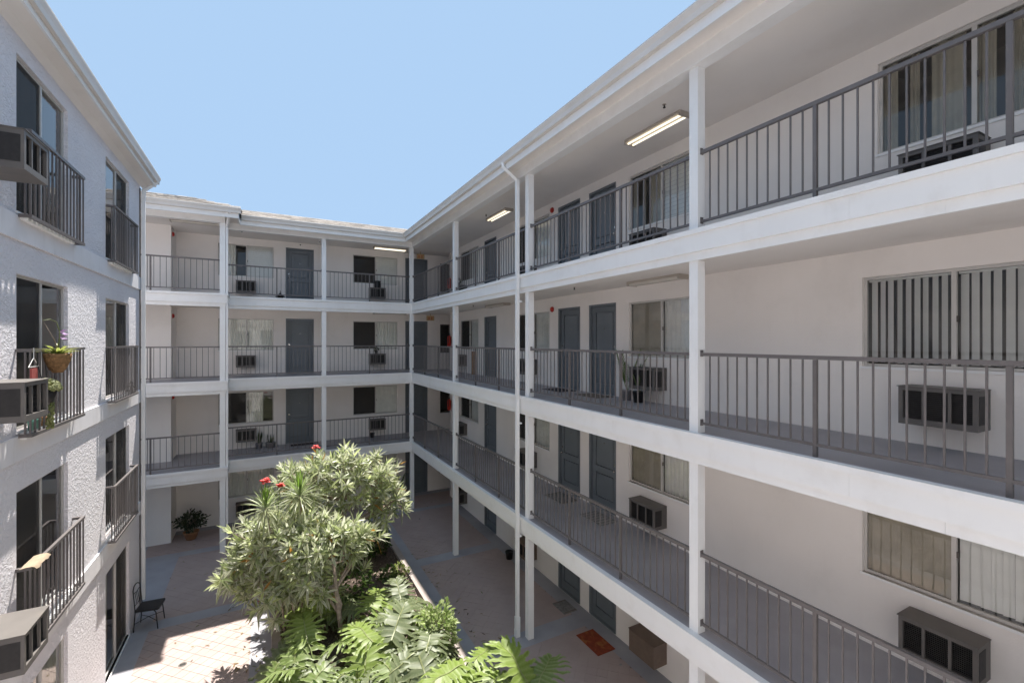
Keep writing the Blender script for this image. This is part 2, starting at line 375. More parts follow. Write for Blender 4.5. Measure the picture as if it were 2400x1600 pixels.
def window(parent, M, w, h, left='screen', right='curtain', frame='aluminium', split=0.5, sill=True, seed=0, slide=False):
    t = 0.035; xm = -w/2+w*split
    key = ('win', round(w, 3), round(h, 3), frame, split, sill, slide)
    def fm():
        mb = MB(); ring(mb, -w/2, w/2, 0, h, 0.045, 0.085, t)
        return mb.mesh('window', frame)
    o = part('window', cached(key, fm), frame, parent, M)
    part('mullion', cached(key+('m',), lambda: MB().box(xm-0.022, xm+0.022, 0.038, 0.082, t, h-t).mesh('mullion', frame)), frame, o, M)
    if sill:
        part('sill', cached(key+('s',), lambda: MB().box(-w/2-0.02, w/2+0.02, -0.018, 0.044, -0.03, 0.0).mesh('sill', 'white_paint')), None, o, M)
    part('latch', cached(key+('l',), lambda: MB().box(xm+0.024, xm+0.040, 0.030, 0.050, h*0.47, h*0.47+0.07).mesh('latch', 'dark_frame')), None, o, M)
    for k, (a, b, y) in enumerate(((-w/2+t, xm-0.022, 0.060), (xm+0.022, w/2-t, 0.068))):
        part('pane', cached(key+('p', k), lambda: MB().quad((a, y, t), (b, y, t), (b, y, h-t), (a, y, h-t)).mesh('pane', 'glass')), None, o, M)
    # the room behind: five faces, deep enough to be dark by itself
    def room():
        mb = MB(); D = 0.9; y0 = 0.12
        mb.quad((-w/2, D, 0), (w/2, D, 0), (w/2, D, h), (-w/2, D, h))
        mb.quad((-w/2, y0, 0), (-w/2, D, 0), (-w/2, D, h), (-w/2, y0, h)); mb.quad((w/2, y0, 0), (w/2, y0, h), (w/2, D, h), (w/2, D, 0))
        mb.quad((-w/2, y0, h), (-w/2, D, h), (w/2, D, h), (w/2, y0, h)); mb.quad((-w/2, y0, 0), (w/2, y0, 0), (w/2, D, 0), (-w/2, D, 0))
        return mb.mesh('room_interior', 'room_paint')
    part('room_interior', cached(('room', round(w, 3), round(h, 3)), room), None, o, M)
    rnd = random.Random(seed)
    for side, a, b in ((left, -w/2+t, xm-0.022), (right, xm+0.022, w/2-t)):
        if side == 'screen' or side == 'screen_curtain':
            part('insect_screen', MB().quad((a, 0.050, t), (b, 0.050, t), (b, 0.050, h-t), (a, 0.050, h-t)), 'insect_screen', o, M)
            if side == 'screen_curtain':
                part('curtain', wavy(a, b, t, h-t, 0.105, 0.012, 9, 72), 'shade_tan', o, M, True)
        elif side == 'curtain':
            part('curtain', wavy(a-0.015, b+0.015, t*0.5, h-t*0.5, 0.115, 0.014, 7+rnd.random()*3, 72), 'curtain', o, M, True)
        elif side == 'half_curtain':
            part('curtain', wavy(a-0.015, a+(b-a)*0.62, t*0.5, h-t*0.5, 0.115, 0.018, 6, 48), 'curtain', o, M, True)
        elif side == 'strips':
            for fa, fb in ((-0.02, 0.16), (0.30, 0.42), (0.55, 0.92)):
                part('curtain', wavy(a+(b-a)*fa, a+(b-a)*fb, t*0.5, h-t*0.5, 0.125, 0.016, 2.5, 24), 'shade_tan', o, M, True)
        elif side == 'tan':
            part('roller_shade', MB().quad((a-0.015, 0.10, 0.01), (b+0.015, 0.10, 0.01), (b+0.015, 0.10, h-0.01), (a-0.015, 0.10, h-0.01)), 'shade_tan', o, M)
        elif side == 'shade':
            mb = MB(); n = 14                      # horizontal pleats
            for i in range(n):
                za = 0.01+(h-0.02)*i/n; zb = 0.01+(h-0.02)*(i+1)/n
                mb.quad((a-0.015, 0.100, za), (b+0.015, 0.100, za), (b+0.015, 0.108, zb), (a-0.015, 0.108, zb))
            part('pleated_shade', mb, 'blind', o, M)
        elif side.startswith('slats'):
            pitch = 0.088; n = int((b-a)/pitch); ang = R(-30 if side == 'slats' else 12)
            sm = cached(('slat', round(h, 2)), lambda: MB().quad((-0.044, 0, 0), (0.044, 0, 0), (0.044, 0, h-0.11), (-0.044, 0, h-0.11)).mesh('blind_slat', 'blind'))
            for i in range(n):
                jit = rnd.uniform(-0.12, 0.12)
                if side == 'slats' and rnd.random() < 0.10: jit -= 0.5
                part('blind_slat', sm, None, o, M @ T(a+0.05+i*pitch+rnd.uniform(-0.006, 0.006), 0.125, 0.05+rnd.uniform(-0.006, 0.006), ang+jit))
            part('blind_headrail', MB().box(a, b, 0.105, 0.150, h-0.06, h-0.035), 'blind', o, M)
    return o

def door(parent, M, w=0.98, h=2.09, knob_left=True, m='door_paint'):
    def fr():
        mb = MB(); ring(mb, -w/2, w/2, 0, h, 0.012, 0.125, 0.055, False); mb.box(-w/2+0.055, w/2-0.055, 0.0, 0.13, -0.0, 0.022)
        return mb.mesh('door_frame', m)
    def slab():
        mb = MB(); a, b = -w/2+0.058, w/2-0.058; z0, z1 = 0.026, h-0.058; st = 0.115
        yb, yf = 0.125, 0.075
        zs = [(z0, z0+0.20), (z0+0.78, z0+0.93), (z1-0.13, z1)]
        mb.box(a, a+st, yf, yb, z0, z1); mb.box(b-st, b, yf, yb, z0, z1)
        for p, q in zs: mb.box(a+st, b-st, yf, yb, p, q)
        for p, q in ((zs[0][1], zs[1][0]), (zs[1][1], zs[2][0])):
            mb.box(a+st, b-st, 0.112, yb, p, q); mb.box(a+st+0.030, b-st-0.030, 0.082, 0.112, p+0.030, q-0.030)
        return mb.mesh('door', m)
    o = part('door', cached(('door', w, h, m), slab), None, parent, M)
    part('door_frame', cached(('dfr', w, h, m), fr), None, o, M)
    kx = (-1 if knob_left else 1)*(w/2-0.115)
    def kn(z, r):
        mb = MB(); mb.tube([(kx, 0.075, z), (kx, 0.055, z)], r*0.55, 10); mb.ball((kx, 0.040, z), r, 10, 6); return mb.mesh('knob', 'chrome', True)
    part('knob', cached(('knob', kx), lambda: kn(0.95, 0.030)), None, o, M)
    part('deadbolt', cached(('bolt', kx), lambda: MB().tube([(kx, 0.076, 1.10), (kx, 0.060, 1.10)], 0.026, 12).mesh('deadbolt', 'chrome')), None, o, M)
    part('peephole', cached(('peep',), lambda: MB().tube([(0, 0.081, 1.52), (0, 0.074, 1.52)], 0.012, 10).mesh('peephole', 'chrome')), None, o, M)
    return o

# ------------------------------------------------------------------ wall air conditioner
def air_conditioner(label, M, w=0.68, h=0.43, d=0.34, m='casing', blank=False, group='wall air conditioners'):
    o = link('air_conditioner', None, None, M); o.empty_display_size = 0.2; tag(o, label, 'air conditioner', group)
    def case():
        mb = MB(); t = 0.042
        mb.box(-w/2, w/2, -d, 0.0, h-t, h); mb.box(-w/2, w/2, -d, 0.0, 0, t*1.6)
        mb.box(-w/2, -w/2+t, -d, 0.0, t*1.6, h-t); mb.box(w/2-t, w/2, -d, 0.0, t*1.6, h-t)
        mb.box(-w/2-0.012, w/2+0.012, -d-0.012, -0.02, h, h+0.008)
        return mb.mesh('casing', m)
    part('casing', cached(('acc', w, h, d, m), case), None, o, M)
    if blank:
        part('cover_panel', cached(('acb', w, h, d, m), lambda: MB().box(-w/2+0.01, w/2-0.01, -d-0.010, -d+0.02, 0.02, h-0.01).mesh('cover_panel', m)), None, o, M)
        return o
    def gr():
        mb = MB(); mb.box(-w/2+0.035, w/2-0.035, -d+0.05, -d+0.055, 0.05, h-0.03)
        n = 16
        for i in range(n):
            z = 0.066+(h-0.11)*i/(n-1); mb.box(-w/2+0.036, w/2-0.036, -d+0.030, -d+0.048, z-0.003, z+0.003)
        return mb.mesh('grille', 'grille')
    part('grille', cached(('acg', w, h, d), gr), None, o, M)
    for k in (-1, 1):
        part('grille_bar', cached(('acbar', k, w, h, d, m), lambda: MB().box(k*w/6-0.014, k*w/6+0.014, -d+0.004, -d+0.028, 0.056, h-0.036).mesh('grille_bar', m)), None, o, M)
        def sv():
            mb = MB(); x = k*(w/2+0.004)
            mb.box(min(x, x-k*0.006), max(x, x-k*0.006), -d+0.03, -d*0.42, 0.07, h-0.06); return mb.mesh('side_vent', 'grille')
        part('side_vent', cached(('acsv', k, w, h, d), sv), None, o, M)
    return o

# ------------------------------------------------------------------ railings
def bal_mesh(z0, z1, s=0.0075):
    return cached(('bal', round(z0, 3), round(z1, 3), s), lambda: MB().box(-s, s, -s, s, z0, z1).mesh('baluster', 'rail_metal'))
def railing(parent, A, B, z, nsec, nbar, joined=False, top=1.07, ends=True):
    """straight guard rail from A to B (x,y) standing on the deck z"""
    A = Vector((A[0], A[1], 0)); B = Vector((B[0], B[1], 0)); d = (B-A); Ln = d.length; ang = math.atan2(d.y, d.x)
    M = T(A.x, A.y, z, ang)
    def rails():
        mb = MB(); mb.box(0, Ln, -0.022, 0.022, top-0.042, top); mb.box(0.004, Ln-0.004, -0.016, 0.016, 0.115, 0.145)
        if ends:
            for x in (0.0, Ln-0.008):
                mb.box(x, x+0.008, -0.026, 0.026, top-0.05, top+0.035); mb.box(x, x+0.008, -0.026, 0.026, 0.10, 0.185)
        return mb.mesh('railing', 'rail_metal')
    o = part('railing', cached(('rail', round(Ln, 3), top, ends), rails), None, parent, M)
    sl = Ln/nsec
    pm = cached(('post', top), lambda: MB().box(-0.019, 0.019, -0.019, 0.019, 0, top-0.044).mesh('post', 'rail_metal'))
    for i in range(1, nsec): part('post', pm, None, o, M @ T(sl*i, 0, 0))
    bmz = bal_mesh(0.147, top-0.044)
    mb = MB()
    for i in range(nsec):
        for k in range(1, nbar+1):
            x = sl*i+sl*k/(nbar+1)
            if joined: mb.box(x-0.0075, x+0.0075, -0.0075, 0.0075, 0.147, top-0.044)
            else: part('baluster', bmz, None, o, M @ T(x, 0, 0))
    if joined: part('balusters', mb, 'rail_metal', o, M, kind='stuff')
    return o

# ================================================================== GROUND
g = part('ground', MB().quad((-400, -400, -0.03), (400, -400, -0.03), (400, 400, -0.03), (-400, 400, -0.03)), 'asphalt', None); g['kind'] = 'structure'
pave = part('courtyard_pavement', MB().box(-7, 9, -3.5, 21, -0.028, -0.012), 'grout', None); pave['kind'] = 'structure'

def clip_rect(poly, x0, x1, y0, y1):
    def clip(P, inside, inter):
        out = []
        for i in range(len(P)):
            a, b = P[i-1], P[i]
            if inside(b):
                if not inside(a): out.append(inter(a, b))
                out.append(b)
            elif inside(a): out.append(inter(a, b))
        return out
    def ix(v): return lambda a, b: (v, a[1]+(b[1]-a[1])*(v-a[0])/(b[0]-a[0]))
    def iy(v): return lambda a, b: (a[0]+(b[0]-a[0])*(v-a[1])/(b[1]-a[1]), v)
    P = poly
    for ins, it in ((lambda p: p[0] >= x0, ix(x0)), (lambda p: p[0] <= x1, ix(x1)), (lambda p: p[1] >= y0, iy(y0)), (lambda p: p[1] <= y1, iy(y1))):
        if len(P) < 3: return []
        P = clip(P, ins, it)
    return P
# fields of square pavers laid on the diagonal, framed by smooth grey bands
FIELDS = [(-2.33, -0.30, 5.2, 8.60), (-2.33, -0.30, 8.95, 12.95), (-2.33, -0.30, 13.35, 17.0), (-3.3, 4.3, 17.35, 18.95),
          (3.95, 6.45, 5.2, 8.45), (3.95, 6.45, 8.95, 12.95), (3.95, 6.45, 13.40, 17.2), (4.6, 8.4, 17.5, 18.95), (0.2, 3.6, 14.6, 17.0)]
TS = 0.205; S2 = TS/math.sqrt(2)*1.0
tm_cache = []
cand = []
for (x0, x1, y0, y1) in FIELDS:
    p = TS*math.sqrt(2)
    ni = int((x1-x0)/p)+3; nj = int((y1-y0)/(p/2))+3
    for j in range(-1, nj):
        for i in range(-1, ni):
            cx = x0+i*p+(p/2 if j % 2 else 0); cy = y0+j*p/2
            r = p/2-(0.0048 if (x0 < 0 and y1 < 13) else 0.0022)
            P = clip_rect([(cx-r, cy), (cx, cy-r), (cx+r, cy), (cx, cy+r)], x0, x1, y0, y1)
            if len(P) < 3: continue
            area = abs(sum(P[k-1][0]*P[k][1]-P[k][0]*P[k-1][1] for k in range(len(P))))/2
            if area < 0.002: continue
            vis = (-2.4 < cx < -0.2 and 9.0 < cy < 13.0)
            cand.append((cx, cy, P, r, vis, area > 2*r*r*0.98))
rnd = random.Random(5)
full = MB()
rr = TS*math.sqrt(2)/2-0.0048
full.poly([(-rr, 0, 0), (0, -rr, 0), (rr, 0, 0), (0, rr, 0)])
for k in range(4):
    q = [(-rr, 0), (0, -rr), (rr, 0), (0, rr)]; a, b = q[k], q[(k+1) % 4]
    full.quad((a[0], a[1], -0.012), (b[0], b[1], -0.012), (b[0], b[1], 0), (a[0], a[1], 0))
full_me = full.mesh('paver', 'paver')
rest = MB(); nt_ = 0
for cx, cy, P, r, vis, whole in cand:
    dz = rnd.uniform(-0.0015, 0.0015)
    if vis and nt_ < 300:
        nt_ += 1
        if whole:
            part('paver', full_me, None, pave, T(cx, cy, dz))
        else:
            mb = MB(); mb.poly([(a-cx, b-cy, 0) for a, b in P])
            for k in range(len(P)):
                a, b = P[k-1], P[k]; mb.quad((a[0]-cx, a[1]-cy, -0.012), (b[0]-cx, b[1]-cy, -0.012), (b[0]-cx, b[1]-cy, 0), (a[0]-cx, a[1]-cy, 0))
            part('paver', mb, 'paver', pave, T(cx, cy, dz))
    else:
        rest.poly([(a, b, dz) for a, b in P])
        for k in range(len(P)):
            a, b = P[k-1], P[k]; rest.quad((a[0], a[1], -0.012), (b[0], b[1], -0.012), (b[0], b[1], dz), (a[0], a[1], dz))
part('pavers', rest, 'paver', pave, kind='stuff')
# smooth concrete bands around the fields (cover everything that is not a field)
bands = MB(); xs = sorted(set([-6.5, 8.9]+[a for f in FIELDS for a in f[:2]])); ys = sorted(set([-3.4, 20.9]+[a for f in FIELDS for a in f[2:]]))
for i in range(len(xs)-1):
    for j in range(len(ys)-1):
        cx = (xs[i]+xs[i+1])/2; cy = (ys[j]+ys[j+1])/2
        if any(f[0] < cx < f[1] and f[2] < cy < f[3] for f in FIELDS): continue
        bands.quad((xs[i], ys[j], 0.0), (xs[i+1], ys[j], 0.0), (xs[i+1], ys[j+1], 0.0), (xs[i], ys[j+1], 0.0))
part('concrete_bands', bands, 'band_concrete', pave)

# ================================================================== RIGHT WING
W = 6.85
YE = 18.29
rw = thing('apartment_wing', 'white right-hand apartment wing with four levels of railed walkways and dark doors', 'building', (6.0, 8.0, 0))
ROWS_R = dict(win=[(2.19, 1.78), (6.55, 1.78), (11.45, 1.80), (16.22, 1.80)], door=[8.33, 9.65, 14.33])
for i, z in enumerate(FL):
    ops = []; wins = []
    for k, (yc, w) in enumerate(ROWS_R['win']):
        if i == 3 and k == 0: yc = 2.02
        wins.append((yc, w)); ops.append((-(yc)-w/2, -(yc)+w/2, z+0.90, z+2.05))
    for yc in ROWS_R['door']: ops.append((-yc-0.49, -yc+0.49, z+0.003, z+2.09))
    zt = FL[i+1]-0.01 if i < 3 else 10.6
    MR = T(W, 0, 0, RW)
    wall(rw, MR, -YE, 3.0, z, zt, ops, 'wall_stucco')
    styles = [[('screen_curtain', 'curtain'), ('tan', 'tan'), ('screen', 'tan'), ('tan', 'half_curtain')],
              [('tan', 'slats_closed'), ('tan', 'curtain'), ('screen', 'curtain'), ('screen', 'curtain')],
              [('slats', 'slats'), ('tan', 'curtain'), ('screen', 'curtain'), ('screen', 'curtain')],
              [('strips', 'strips'), ('strips', 'shade'), ('screen', 'curtain'), ('screen', 'curtain')]][i]
    for k, (yc, w) in enumerate(wins):
        window(rw, T(W, yc, z+0.90, RW), w, 1.15, *styles[k], seed=i*10+k)
    for k, yc in enumerate(ROWS_R['door']):
        door(rw, T(W, yc, z+0.003, RW), knob_left=(k != 0))
part('end_wall', MB().box(W+0.001, 9.0, YE-0.12, YE, 0, 10.6), 'wall_stucco', rw)
COLY = [-0.21, 4.24, 8.69, 13.16]
for z in FL[1:]:
    part('walkway_slab', MB().box(5.031, 8.6, -3.0, 19.6, z-0.29, z-0.012), 'ceiling_stucco', rw)
    part('walkway_deck', MB().box(5.05, 8.6, -3.0, 19.6, z-0.011, z), 'deck_paint', rw)
    seams = [-3.0, 2.35, 6.9, 11.2, 15.3]
    for nm, xa, xb, za, zb, ye in (('fascia_board', 4.98, 5.03, -0.285, -0.055, 17.55), ('fascia_cap', 4.950, 5.048, -0.054, 0.012, 17.53), ('lower_board', 5.018, 5.060, -0.395, -0.2855, 17.56)):
        off = {'fascia_board': 0.0, 'fascia_cap': 0.9, 'lower_board': -0.7}[nm]; cuts = [seams[0]]+[c+off for c in seams[1:]]+[ye]
        for k in range(len(cuts)-1):
            part(nm, MB().box(xa, xb, cuts[k]+0.0008, cuts[k+1]-0.0006, z+za, z+zb), 'white_paint', rw)
for i, z in enumerate(FL):
    zt = (FL[i+1]-0.394) if i < 3 else 10.19
    for yc in COLY:
        part('column', cached(('colR', i), lambda: MB().box(-0.07, 0.07, -0.07, 0.07, 0.002, zt-z).mesh('column', 'white_paint')), None, rw, T(5.12, yc, z))
    part('column', MB().box(-0.07, 0.07, -0.07, 0.07, 0.002, zt-z), 'white_paint', rw, T(5.01 if i else 5.03, 17.62, z))
    if i:
        for k in range(3): railing(rw, (5.12, COLY[k]+0.071), (5.12, COLY[k+1]-0.071), z, 3, 10)
        railing(rw, (5.10, COLY[3]+0.071), (5.06, 17.548), z, 3, 10, joined=True)
part('ceiling', MB().box(5.19, 8.6, -3, 19.28, 10.30, 10.32), 'ceiling_stucco', rw)
part('beam', MB().box(5.0, 5.19, -3, 17.70, 10.19, 10.415), 'white_paint', rw)
part('soffit', MB().box(4.66, 5.0, -3, 17.5, 10.40, 10.413), 'wall_stucco', rw)
GUT = [(0.0, 0.0), (0.0, 0.165), (-0.105, 0.165), (-0.118, 0.158), (-0.118, 0.135), (-0.085, 0.07), (-0.075, 0.0)]
part('eave_board', MB().box(4.645, 4.68, -3, 17.12, 10.30, 10.50), 'white_paint', rw)
part('gutter', MB().prism([(4.643+a, 10.44+b) for a, b in GUT], 'y', -3, 17.10), 'gutter', rw)
rf = MB()
rf.poly([(4.60, -3, 10.62), (6.30, -3, 11.19), (6.30, 18.75, 11.19), (4.60, 17.05, 10.62)]); rf.poly([(6.30, -3, 11.19), (12.5, -3, 11.19), (12.5, 26, 11.19), (6.30, 26, 11.19)])
part('roof', rf, 'shingle', rw)
part('roof_deck', MB().box(4.69, 12.4, -3, 25, 10.42, 10.60), 'felt', rw)
# downspout on the second column
def downspout(parent, top, X, Y, z0, s=0.036):
    mb = MB(); mb.box(X-s, X+s, Y-s, Y+s, z0+0.42, 10.12)
    mb.tube([(X, Y, 10.10), (top[0], top[1], 10.37), (top[0], top[1], 10.46)], 0.045, 4)
    o = part('downspout', mb, 'white_paint', parent)
    m2 = MB(); m2.box(X-s-0.012, X+s+0.012, Y-s-0.012, Y+s+0.012, z0+0.16, z0+0.44)
    m2.box(X-s-0.022, X+s+0.006, Y-s-0.018, Y+s+0.006, z0+0.003, z0+0.17)
    part('downspout_boot', m2, 'white_paint', o)
    for z in (2.2, 4.7, 7.4): part('strap', MB().box(X-s-0.004, X+s+0.06, Y-s-0.004, Y+s+0.004, z, z+0.03), 'white_paint', o)
downspout(rw, (4.585, 8.93), 4.905, 8.86, 0.0)

# ================================================================== BACK WING
YW = 19.3; YB = 17.5; YF = 16.65; XJ = -1.12
bw = thing('apartment_wing', 'white back apartment wing closing the courtyard, shingled roof strip above four levels', 'building', (1.5, 19.0, 0))
WB = [(-0.63, 1.76), (3.99, 1.80)]; DB = [1.145, 5.715]
for i, z in enumerate(FL):
    ops = [(xc-w/2, xc+w/2, z+0.90, z+2.05) for xc, w in WB] + [(xc-0.49, xc+0.49, z+0.003, z+2.09) for xc in DB] + [(6.78, 7.62, z+0.72, z+1.98)]
    zt = FL[i+1]-0.01 if i < 3 else 10.6
    wall(bw, T(0, YW, 0), -2.72, 8.6, z, zt, ops, 'wall_stucco')
    wall(bw, T(0, 18.3, 0), -7.0, -2.72, z, zt, [], 'wall_stucco')
    wall(bw, T(-2.72, 0, 0, LW), 18.3, YW, z, zt, [], 'wall_stucco')
    st = [[('curtain', 'curtain'), ('tan', 'shade')], [('screen', 'half_curtain'), ('screen', 'shade')], [('curtain', 'curtain'), ('screen', 'curtain')], [('half_curtain', 'shade'), ('screen', 'shade')]][i]
    for k, (xc, w) in enumerate(WB): window(bw, T(xc, YW, z+0.90), w, 1.15, *st[k], seed=50+i*3+k)
    window(bw, T(7.20, YW, z+0.72), 0.84, 1.26, 'screen', 'bare', frame='dark_frame', seed=70+i)
    door(bw, T(DB[0], YW, z+0.003), knob_left=True); door(bw, T(DB[1], YW, z+0.003), knob_left=True)
part('side_wall', MB().box(8.6, 8.75, 18.2, 19.6, 0, 10.6), 'wall_stucco', bw)
for z in FL[1:]:
    part('walkway_slab', MB().box(XJ+0.03, 5.029, YB+0.03, 19.6, z-0.29, z-0.012), 'ceiling_stucco', bw)
    part('walkway_slab', MB().box(-7.0, XJ+0.03, YF+0.03, 19.6, z-0.29, z-0.012), 'ceiling_stucco', bw)
    part('walkway_deck', MB().box(XJ+0.02, 5.049, YB+0.05, 19.4, z-0.011, z), 'deck_paint', bw)
    part('walkway_deck', MB().box(-7.0, XJ+0.02, YF+0.05, 19.4, z-0.011, z), 'deck_paint', bw)
    for nm, a0, a1, b0, b1, ov in (('fascia_board', -0.02, 0.03, -0.285, -0.055, 4.98), ('fascia_cap', -0.050, 0.048, -0.054, 0.012, 4.950), ('lower_board', 0.018, 0.060, -0.395, -0.2855, 5.018)):
        part(nm, MB().box(XJ+0.03-a0, ov, YB+a0, YB+a1, z+b0, z+b1), 'white_paint', bw)
        part(nm, MB().box(-7.0, XJ+0.03-a0, YF+a0, YF+a1, z+b0, z+b1), 'white_paint', bw)
        part(nm, MB().box(XJ+0.03-a1, XJ+0.03-a0, YF+a1, YB+a1, z+b0, z+b1), 'white_paint', bw)
for i, z in enumerate(FL):
    zt = (FL[i+1]-0.394) if i < 3 else 10.19
    part('column', MB().box(-0.075, 0.075, -0.07, 0.07, 0.002, zt-z), 'white_paint', bw, T(1.82, YB+0.13, z))
    part('column', MB().box(-0.075, 0.075, -0.075, 0.075, 0.002, zt-z), 'white_paint', bw, T(-1.19, YF+0.12, z))
    if i:
        railing(bw, (XJ+0.02, YB+0.13), (1.744, YB+0.13), z, 2, 10); railing(bw, (1.896, YB+0.13), (4.938, YB+0.13), z, 2, 10)
        railing(bw, (-3.2, YF+0.12), (-1.266, YF+0.12), z, 1, 12, ends=False)
        part('post', MB().box(-0.02, 0.02, -0.02, 0.02, 0, 1.03), 'rail_metal', bw, T(-2.98, YF+0.12, z))
part('ceiling', MB().box(XJ, 5.189, YB+0.2, YW+0.02, 10.301, 10.32), 'ceiling_stucco', bw)
part('ceiling', MB().box(-7.0, XJ-0.001, YF+0.2, YW+0.02, 10.301, 10.32), 'ceiling_stucco', bw)
part('beam', MB().box(XJ, 4.999, YB, YB+0.19, 10.191, 10.414), 'white_paint', bw)
part('beam', MB().box(-7.0, XJ-0.001, YF, YF+0.19, 10.191, 10.414), 'white_paint', bw)
part('beam', MB().box(XJ-0.19, XJ-0.001, YF+0.191, YB+0.19, 10.191, 10.414), 'white_paint', bw)
part('soffit', MB().box(XJ+0.02, 4.66, 17.16, YB, 10.401, 10.412), 'wall_stucco', bw)
part('soffit', MB().box(-7.0, -0.80, 16.31, YF, 10.401, 10.412), 'wall_stucco', bw)
part('soffit', MB().box(XJ+0.001, -0.80, YF+0.001, 17.159, 10.401, 10.412), 'wall_stucco', bw)
part('eave_board', MB().box(-0.78, 4.645, 17.145, 17.18, 10.30, 10.50), 'white_paint', bw)
part('eave_board', MB().box(-7.0, -0.745, 16.295, 16.33, 10.30, 10.50), 'white_paint', bw)
part('eave_board', MB().box(-0.78, -0.745, 16.331, 17.144, 10.30, 10.50), 'white_paint', bw)
part('gutter', MB().prism([(17.143+a, 10.44+b) for a, b in GUT], 'x', -0.70, 4.55), 'gutter', bw)
part('gutter', MB().prism([(16.293+a, 10.44+b) for a, b in GUT], 'x', -7.0, -0.68), 'gutter', bw)
rf = MB()
rf.poly([(-0.76, 17.10, 10.62), (4.60, 17.10, 10.62), (6.25, 18.80, 11.19), (-0.76, 18.80, 11.19)])
rf.poly([(-7.0, 16.25, 10.622), (-0.70, 16.25, 10.622), (-2.2, 17.95, 11.195), (-7.0, 17.95, 11.195)])
rf.poly([(-0.70, 16.25, 10.622), (-0.70, 17.9, 10.9), (-2.2, 19.4, 11.195), (-2.2, 17.95, 11.195)])
rf.poly([(-7.0, 17.95, 11.195), (-2.2, 17.95, 11.195), (-2.2, 26, 11.195), (-7, 26, 11.195)])
rf.poly([(-2.2, 18.80, 11.192), (6.25, 18.80, 11.192), (6.25, 26, 11.192), (-2.2, 26, 11.192)])
part('roof', rf, 'shingle', bw)
part('roof_deck', MB().box(-0.74, 4.68, 17.19, 25, 10.42, 10.60), 'felt', bw)
part('roof_deck', MB().box(-7.0, -0.745, 16.34, 25, 10.42, 10.60), 'felt', bw)
# shingle tabs along the eave, individually laid courses near the edge
tabs = MB(); rnd = random.Random(8)
for c in range(7):
    s = c*0.235; x = -0.74
    while x < 4.6+s*0.95:
        wd = rnd.uniform(0.16, 0.34); y = 17.10+s; zz = 10.628+s*0.3353; hgt = rnd.uniform(0.004, 0.016)
        tabs.quad((x, y-0.01, zz+hgt), (x+wd-0.012, y-0.01, zz+hgt), (x+wd-0.012, y+0.24, zz+0.083), (x, y+0.24, zz+0.083))
        tabs.quad((x, y-0.01, zz-0.004), (x+wd-0.012, y-0.01, zz-0.004), (x+wd-0.012, y-0.01, zz+hgt), (x, y-0.01, zz+hgt)); x += wd
    x = -6.9
    while x < -0.75-s:
        wd = rnd.uniform(0.16, 0.34); y = 16.25+s; zz = 10.63+s*0.337; hgt = rnd.uniform(0.004, 0.018)
        tabs.quad((x, y-0.01, zz+hgt), (x+wd-0.012, y-0.01, zz+hgt), (x+wd-0.012, y+0.24, zz+0.083), (x, y+0.24, zz+0.083))
        tabs.quad((x, y-0.01, zz-0.004), (x+wd-0.012, y-0.01, zz-0.004), (x+wd-0.012, y-0.01, zz+hgt), (x, y-0.01, zz+hgt)); x += wd
part('shingles', tabs, 'shingle', bw, kind='stuff')
mb = MB(); mb.box(-1.105, -1.045, YF+0.06, YF+0.13, 0.4, 10.1); mb.tube([(-1.075, YF+0.095, 10.08), (-0.98, 16.25, 10.46)], 0.04, 4)
part('downspout', mb, 'white_paint', bw)

# ================================================================== LEFT BUILDING
XL = -2.68; YLE = 13.95
lb = thing('apartment_building', 'rough white stucco apartment building on the left with dark sliding windows', 'building', (-5.0, 8.0, 0))
WL = [(8.58, 1.64), (12.11, 1.68)]
for i, z in enumerate(FL):
    za, zb = (z+0.12, z+2.05) if i else (0.04, 2.10)
    ops = [(yc-w/2, yc+w/2, za, zb) for yc, w in WL]
    zt = FL[i+1]-0.01 if i < 3 else 10.6
    wall(lb, T(XL, 0, 0, LW), -3.0, YLE, z-0.01, zt, ops, 'rough_stucco', depth=0.12)
    for k, (yc, w) in enumerate(WL):
        st = (('screen', 'bare'), ('bare', 'screen'))[k]
        if i == 0: st = (('half_curtain', 'curtain'), ('half_curtain', 'screen_curtain'))[k]
        window(lb, T(XL, yc, za, LW), w, zb-za, *st, seed=90+i*2+k, slide=True)
    if i:
        part('band_course', MB().box(XL+0.001, XL+0.028, -3.0, YLE+0.02, z-0.235, z+0.065), 'left_band', lb)
        for k, (y0, y1) in enumerate(((7.72, 9.60), (11.27, 13.04))):
            xo = XL+0.13; top = z+1.13; bot = z+0.085
            mb = MB(); mb.box(xo-0.02, xo+0.02, y0, y1, top-0.04, top); mb.box(XL+0.002, xo-0.02, y0, y0+0.04, top-0.039, top-0.001); mb.box(XL+0.002, xo-0.02, y1-0.04, y1, top-0.039, top-0.001)
            ro = part('balcony_railing', mb, 'rail_metal', lb)
            mb = MB(); mb.box(xo-0.02, xo+0.02, y0, y1, bot-0.04, bot); mb.box(XL+0.029, xo-0.02, y0, y0+0.04, bot-0.039, bot-0.001); mb.box(XL+0.029, xo-0.02, y1-0.04, y1, bot-0.039, bot-0.001)
            part('bottom_rail', mb, 'rail_metal', ro)
            n = 14
            for q in range(n+1):
                part('baluster', cached(('lbal',), lambda: MB().box(-0.009, 0.009, -0.009, 0.009, 0.002, 1.003).mesh('baluster', 'rail_metal')), None, ro, T(xo, y0+0.02+(y1-y0-0.04)*q/n, bot))
            for q in (0, 1):
                part('baluster', cached(('lbal',), None), None, ro, T((XL+xo)/2+0.02, (y0+0.02, y1-0.02)[q], bot))
            part('window_ledge', MB().box(XL+0.0285, XL+0.09, y0+0.05, y1-0.25, z+0.02, z+0.10), 'white_paint', lb)
part('end_wall', MB().box(-8, XL-0.001, YLE-0.1, YLE, 0, 10.6), 'rough_stucco', lb)
